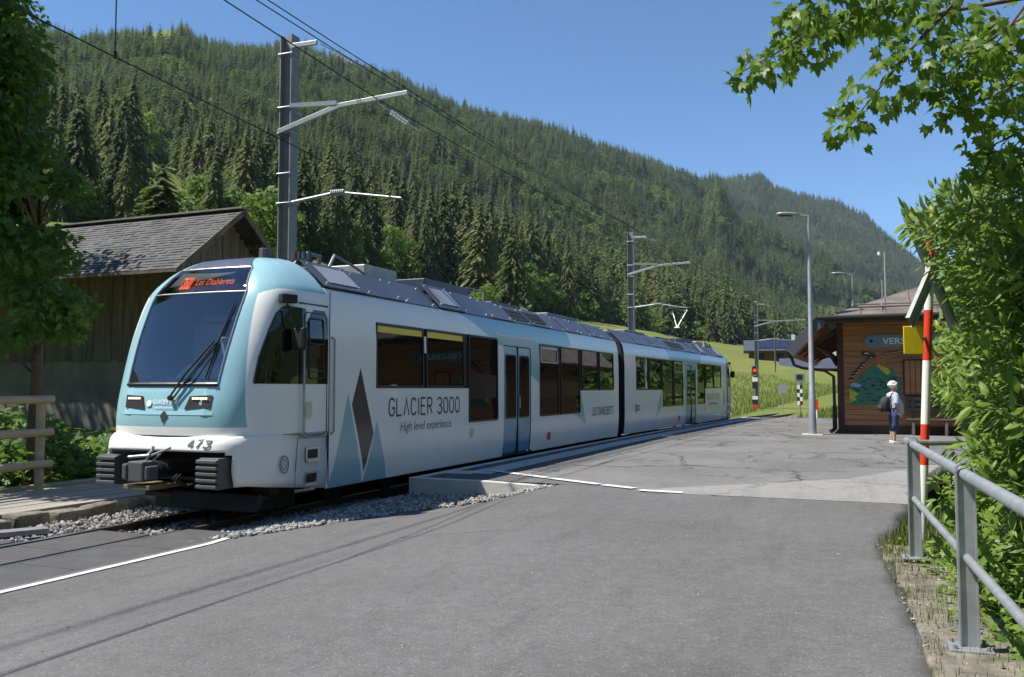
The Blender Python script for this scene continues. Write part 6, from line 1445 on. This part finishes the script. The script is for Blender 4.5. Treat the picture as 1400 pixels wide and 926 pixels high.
# ------------------------------------------------------------------ deciduous tree and undergrowth at the left
def crown_tree(root, blobs, n, size, label, trunk_h, r0):
    t = thing('broadleaf_tree', root, label, 'tree'); r = Vector(root); tr = MB(); tr.tube([r+Vector((0, 0, -.4)), r+Vector((.1, 0, trunk_h*.35)), r+Vector((-.05, .1, trunk_h*.7)), r+Vector((.05, 0, trunk_h))], [r0, r0*.8, r0*.55, r0*.2], 9)
    for c, rad in blobs: c = Vector(c); s0 = r+Vector((0, 0, min(trunk_h*.8, max(.8, c.z-r.z-rad*1.2)))); tr.tube([s0, s0.lerp(c, .5)+Vector((0, 0, .15)), c], [r0*.22, r0*.12, .006], 5)
    tr.build('trunk', M['bark'], t, smooth=True); L_ = []; wts = np.array([b[1]**2 for b in blobs]); wts /= wts.sum()
    for i in rng.choice(len(blobs), n, p=wts):
        c, rad = blobs[i]; d = RVv(); d.normalize(); d.z *= .7; p = Vector(c)+d*rad*(.45+.6*random.random()); L_.append(leaf_matrix(p, (d*.5+Vector((0, 0, -.5))+RVv(.35)), Vector((0, 0, 1))+RVv(.45), random.uniform(*size)))
    return t, L_
bl = []
for k in range(80):
    py = random.uniform(-90, 370); px = random.uniform(-150, float(np.interp(py, [0, 150, 300], [2, 22, 45]))); D = random.uniform(13.6, 17)
    if px > 40 and 60 < py < 110: continue
    bl.append((at(px, py, D), random.uniform(.5, .95)))
for q in ((75, 405, 14.4), (50, 430, 14.2), (98, 420, 14.2), (30, 400, 14.6), (20, 455, 14.6), (85, 445, 14.5), (-20, 470, 15), (60, 330, 14.8), (85, 250, 15.5), (40, 215, 15.5)): bl.append((at(*q), .42))
b0 = on_z(40, 640, .3); b0 = at(42, 600, 15.6)
t, L_ = crown_tree((b0.x, b0.y, .2), bl, 31000, (.085, .17), 'dark green leafy tree in front of the barn at the left edge', 5.5, .12)
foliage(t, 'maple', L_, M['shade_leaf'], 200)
bl = [(Vector((-25+random.uniform(-3.6, 3.2), 14.6+random.uniform(-2.6, 1.6), 9.4+random.uniform(-4., 4.5))), random.uniform(.9, 1.4)) for _ in range(52)]  # crown of an unseen tree, added so it shades the barn front
t, L_ = crown_tree((-25, 14.6, 0), bl, 7500, (.2, .34), 'unseen leafy tree added left of the barn to shade its front', 12, .22); foliage(t, 'simple', L_, M['shade_leaf'], 0)
ug = thing('undergrowth', (-14.6, 12, 0), 'dense dark green bushes and big leaves behind the wooden fence', 'undergrowth'); lv = []
for k in range(7500):
    y = random.uniform(4.5, 17.5); x = -13.65-abs(random.gauss(0, 1.7)); 
    if y > 16.3 and x < -17: continue
    h = (.5+.9*math.exp(-((x+15.2)/1.3)**2))*(.6+.4*math.sin(y*1.9+x)); z = .05+random.random()**.7*max(.25, h)+max(0, (-x-14)*.09)
    lv.append(leaf_matrix(Vector((x, y, z)), Vector((random.uniform(-.4, 1), random.uniform(-1, .6), random.uniform(-.5, .3))), Vector((.2, -.3, 1))+RVv(.4), random.uniform(.10, .24)))
for k in range(1500):                                        # tufts against the barn wall and behind the train
    y = random.uniform(12.5, 18.4); x = random.uniform(-17, -11.2); lv.append(leaf_matrix(Vector((x, y, .05+random.random()*.7)), Vector((random.uniform(-1, 1), random.uniform(-1, .6), random.uniform(-.3, .6))), Vector((.2, -.3, 1))+RVv(.4), random.uniform(.1, .22)))
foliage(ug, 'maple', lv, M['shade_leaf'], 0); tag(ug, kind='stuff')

# ------------------------------------------------------------------ unseen trees added beyond the station to darken the carriage window reflections
for k, (x, y, h, w) in enumerate(((7, 58, 8, 1.4), (9.5, 66, 9, 1.4), (8, 76, 9, 1.3), (11, 87, 10, 1.4), (9, 98, 10, 1.3), (13, 110, 12, 1.3), (6, 68, 7, 1.5))):
    plant('broadleaf_tree', (x, y, float(gz_terrain(x, y))-.4), h, w, k*1.1, near_broad[k % 3], btrunk_me, 'unseen broad-leaved tree added beyond the station to darken the carriage window reflections', 'tree', 'unseen trees added for the window reflections')
# ------------------------------------------------------------------ woman waiting on the forecourt, seen from her right side
PB = Vector((.40, 26.15, PZ+.004)); XP = Matrix.Translation(PB) @ Matrix.Rotation(YAW+R(4), 4, 'Z') @ Matrix.Diagonal((1.12, 1.12, 1.0, 1))
skin = mat('skin', (.50, .30, .22), .55); pe = thing('person', PB, 'woman with short white hair in pale patterned shirt and navy trousers standing on the forecourt', 'person', rz=0)
def ell(c, rx, ry, rz, n=14, k=9):
    rings = []
    for i in range(k):
        a = math.pi*(i+.5)/k; r = math.sin(a); z = -math.cos(a); rings.append([(c[0]+rx*r*math.cos(t), c[1]+ry*r*math.sin(t), c[2]+rz*z) for t in np.linspace(0, 2*math.pi, n, False)])
    return rings
b = MB()
b.loft(ell((.025, 0, 1.555), .092, .072, .112)); b.loft(ell((.055, 0, 1.515), .062, .055, .065))                 # skull, jaw
b.tube([(.112, 0, 1.575), (.128, 0, 1.545), (.113, 0, 1.535)], [.010, .016, .012], 8)                             # nose
for s in (-1, 1): b.loft(ell((.01, s*.073, 1.545), .018, .010, .030, 8, 5))
b.tube([(.0, 0, 1.33), (.01, 0, 1.47)], [.055, .05], 12); b.loft(ell((-.01, 0, 1.20), .115, .165, .20)); b.loft(ell((.03, 0, .97), .14, .155, .17))
for s in (-1, 1):
    b.tube([(-.01, s*.165, 1.345), (-.03, s*.205, 1.20), (-.035, s*.215, 1.08), (.03, s*.215, .95), (.075, s*.205, .85)], [.052, .047, .040, .036, .027], 10)
    b.loft(ell((.09, s*.200, .80), .032, .017, .050, 10, 6))
    for k in range(4): x0 = .066+.017*k; b.tube([(x0, s*.200, .775), (x0+.008, s*.196, .742), (x0+.004, s*.190, .712+.006*abs(k-1.5))], [.009, .0085, .007], 6)
    b.tube([(.105, s*.195, .82), (.128, s*.188, .79), (.130, s*.182, .765)], [.011, .0095, .008], 6)
    xo = .02*s; b.tube([(.0+xo, s*.085, .93), (.01+xo, s*.09, .70), (.005+xo, s*.09, .48), (-.02+xo, s*.09, .33), (-.015+xo, s*.09, .09)], [.098, .082, .058, .052, .035], 12); b.tube([(-.03+xo, s*.09, .05), (.06+xo, s*.095, .04), (.13+xo, s*.10, .03)], [.035, .033, .025], 8)
bo = b.build('body', skin, pe, smooth=True, xf=XP); rm = bo.modifiers.new('r', 'REMESH'); rm.mode = 'VOXEL'; rm.voxel_size = .0085; rm.use_smooth_shade = True; sm_ = bo.modifiers.new('s', 'SMOOTH'); sm_.iterations = 2; sm_.factor = .4
for s in (-1, 1): MB().loft(ell((.110, s*.030, 1.575), .008, .011, .007, 8, 5)).build('eye', M['black'], pe, xf=XP)
MB().tube([(.112, -.022, 1.497), (.120, 0, 1.498), (.112, .022, 1.497)], .006, 6).build('mouth', mat('lips', (.40, .15, .13), .5), pe, xf=XP)
hair = MB(); rg_ = ell((.0, 0, 1.595), .112, .092, .105, 18, 11); hair.loft(rg_)
for k in range(60): a, e_ = random.uniform(0, 6.28), random.uniform(-.2, 1.4); p = Vector((.108*math.cos(a)*math.cos(e_), .09*math.sin(a)*math.cos(e_), 1.595+.10*math.sin(e_))); hair.loft(ell(p, .022, .022, .018, 6, 4)) if p.x < .05 or p.z > 1.63 else None
ho = hair.build('hair', mat('white_hair', (.74, .73, .70), .7, 0, .1, 60), pe, smooth=True, xf=XP)
for v in ho.data.vertices:
    l = XP.inverted() @ v.co
    if l.x > .055 and l.z < 1.62: l.x -= (l.x-.055)*.9
    v.co = XP @ l
m, nt, bb = new_mat('patterned_shirt'); g = NG(nt); o_ = g.obj(); vo = g.N.new('ShaderNodeTexVoronoi'); vo.inputs['Scale'].default_value = 34.; g.put(vo.inputs['Vector'], o_)
g.put(bb.inputs['Base Color'], g.mix(g.rng(vo.outputs['Distance'], .30, .45), (.66, .66, .70), (.36, .38, .48))); bb.inputs['Roughness'].default_value = .9
def ov(cx, rx, ry, z, n=18): return [(cx+rx*math.cos(t), ry*math.sin(t), z) for t in np.linspace(0, 2*math.pi, n, False)]
MB().loft([ov(.055, .19, .195, .79), ov(.06, .185, .19, .86), ov(.06, .185, .188, .98), ov(.05, .175, .185, 1.10), ov(.03, .16, .185, 1.20), ov(.0, .135, .182, 1.29), ov(-.01, .105, .15, 1.36), ov(.0, .065, .07, 1.40)], cap=False).tube([(-.01, -.15, 1.335), (-.025, -.205, 1.22), (-.032, -.218, 1.09)], [.07, .068, .066], 12, cap=False).tube([(-.01, .15, 1.335), (-.025, .205, 1.22), (-.032, .218, 1.09)], [.07, .068, .066], 12, cap=False).build('shirt', m, pe, smooth=True, xf=XP)
tr = MB()
for s in (-1, 1): xo = .02*s; tr.tube([(.01+xo, s*.080, .92), (.01+xo, s*.09, .72), (.005+xo, s*.09, .52), (-.008+xo, s*.09, .34)], [.115, .098, .078, .070], 14)
tr.loft([ov(.015, .135, .165, .80), ov(.015, .145, .175, .90), ov(.02, .14, .17, .98)]).build('trousers', mat('navy_denim', (.035, .06, .13), .9, 0, .25, 30), pe, smooth=True, xf=XP)
for s in (-1, 1):
    xo = .02*s; y = s*.095; rings = []
    for x, w, h in ((-.085, .026, .075), (-.06, .038, .085), (.0, .040, .085), (.07, .044, .065), (.13, .042, .045), (.165, .022, .03)): rings.append([(x+xo, y-w, 0), (x+xo, y+w, 0), (x+xo, y+w*.9, h*.6), (x+xo, y+w*.5, h), (x+xo, y-w*.5, h), (x+xo, y-w*.9, h*.6)])
    MB().loft(rings).build('shoe', mat('pale_shoe', (.62, .58, .54), .7), pe, smooth=False, xf=XP, bevel=.012)
bk = thing('backpack', PB+Vector((0, 0, 1.1)), 'small black backpack on the back of the waiting woman', 'backpack'); M['bagm'] = mat('black_fabric', (.022, .024, .03), .8, 0, .3, 25)
MB().loft([ov(-.215, .085, .12, .86), ov(-.225, .11, .135, .90), ov(-.225, .11, .135, 1.10), ov(-.20, .09, .125, 1.22), ov(-.17, .05, .09, 1.27)]).build('bag', M['bagm'], bk, smooth=True, xf=XP); MB().loft([ov(-.325, .035, .09, .90), ov(-.33, .045, .10, .95), ov(-.33, .04, .09, 1.05)]).build('pocket', M['bagm'], bk, smooth=True, xf=XP)
for s in (-1, 1): MB().tube([(-.14, s*.10, 1.24), (-.06, s*.115, 1.375), (.06, s*.12, 1.33), (.14, s*.125, 1.18), (.06, s*.17, 1.02), (-.12, s*.16, .94)], .017, 6).build('strap', M['bagm'], bk, xf=XP)
# ------------------------------------------------------------------ the valley's air
hz = MB().box(-4400, 4400, -4400, 4400, -6, 860).build('haze', []); tag(hz, 'thin blue valley haze', 'haze', kind='stuff')
m = bpy.data.materials.new('valley_air'); m.use_nodes = True; nt = m.node_tree; nt.nodes.remove(nt.nodes['Principled BSDF']); pv = nt.nodes.new('ShaderNodeVolumePrincipled')
pv.inputs['Color'].default_value = (.70, .85, 1., 1); pv.inputs['Density'].default_value = .00005; pv.inputs['Anisotropy'].default_value = 0.
nt.links.new(pv.outputs[0], nt.nodes['Material Output'].inputs['Volume']); hz.data.materials.append(m)
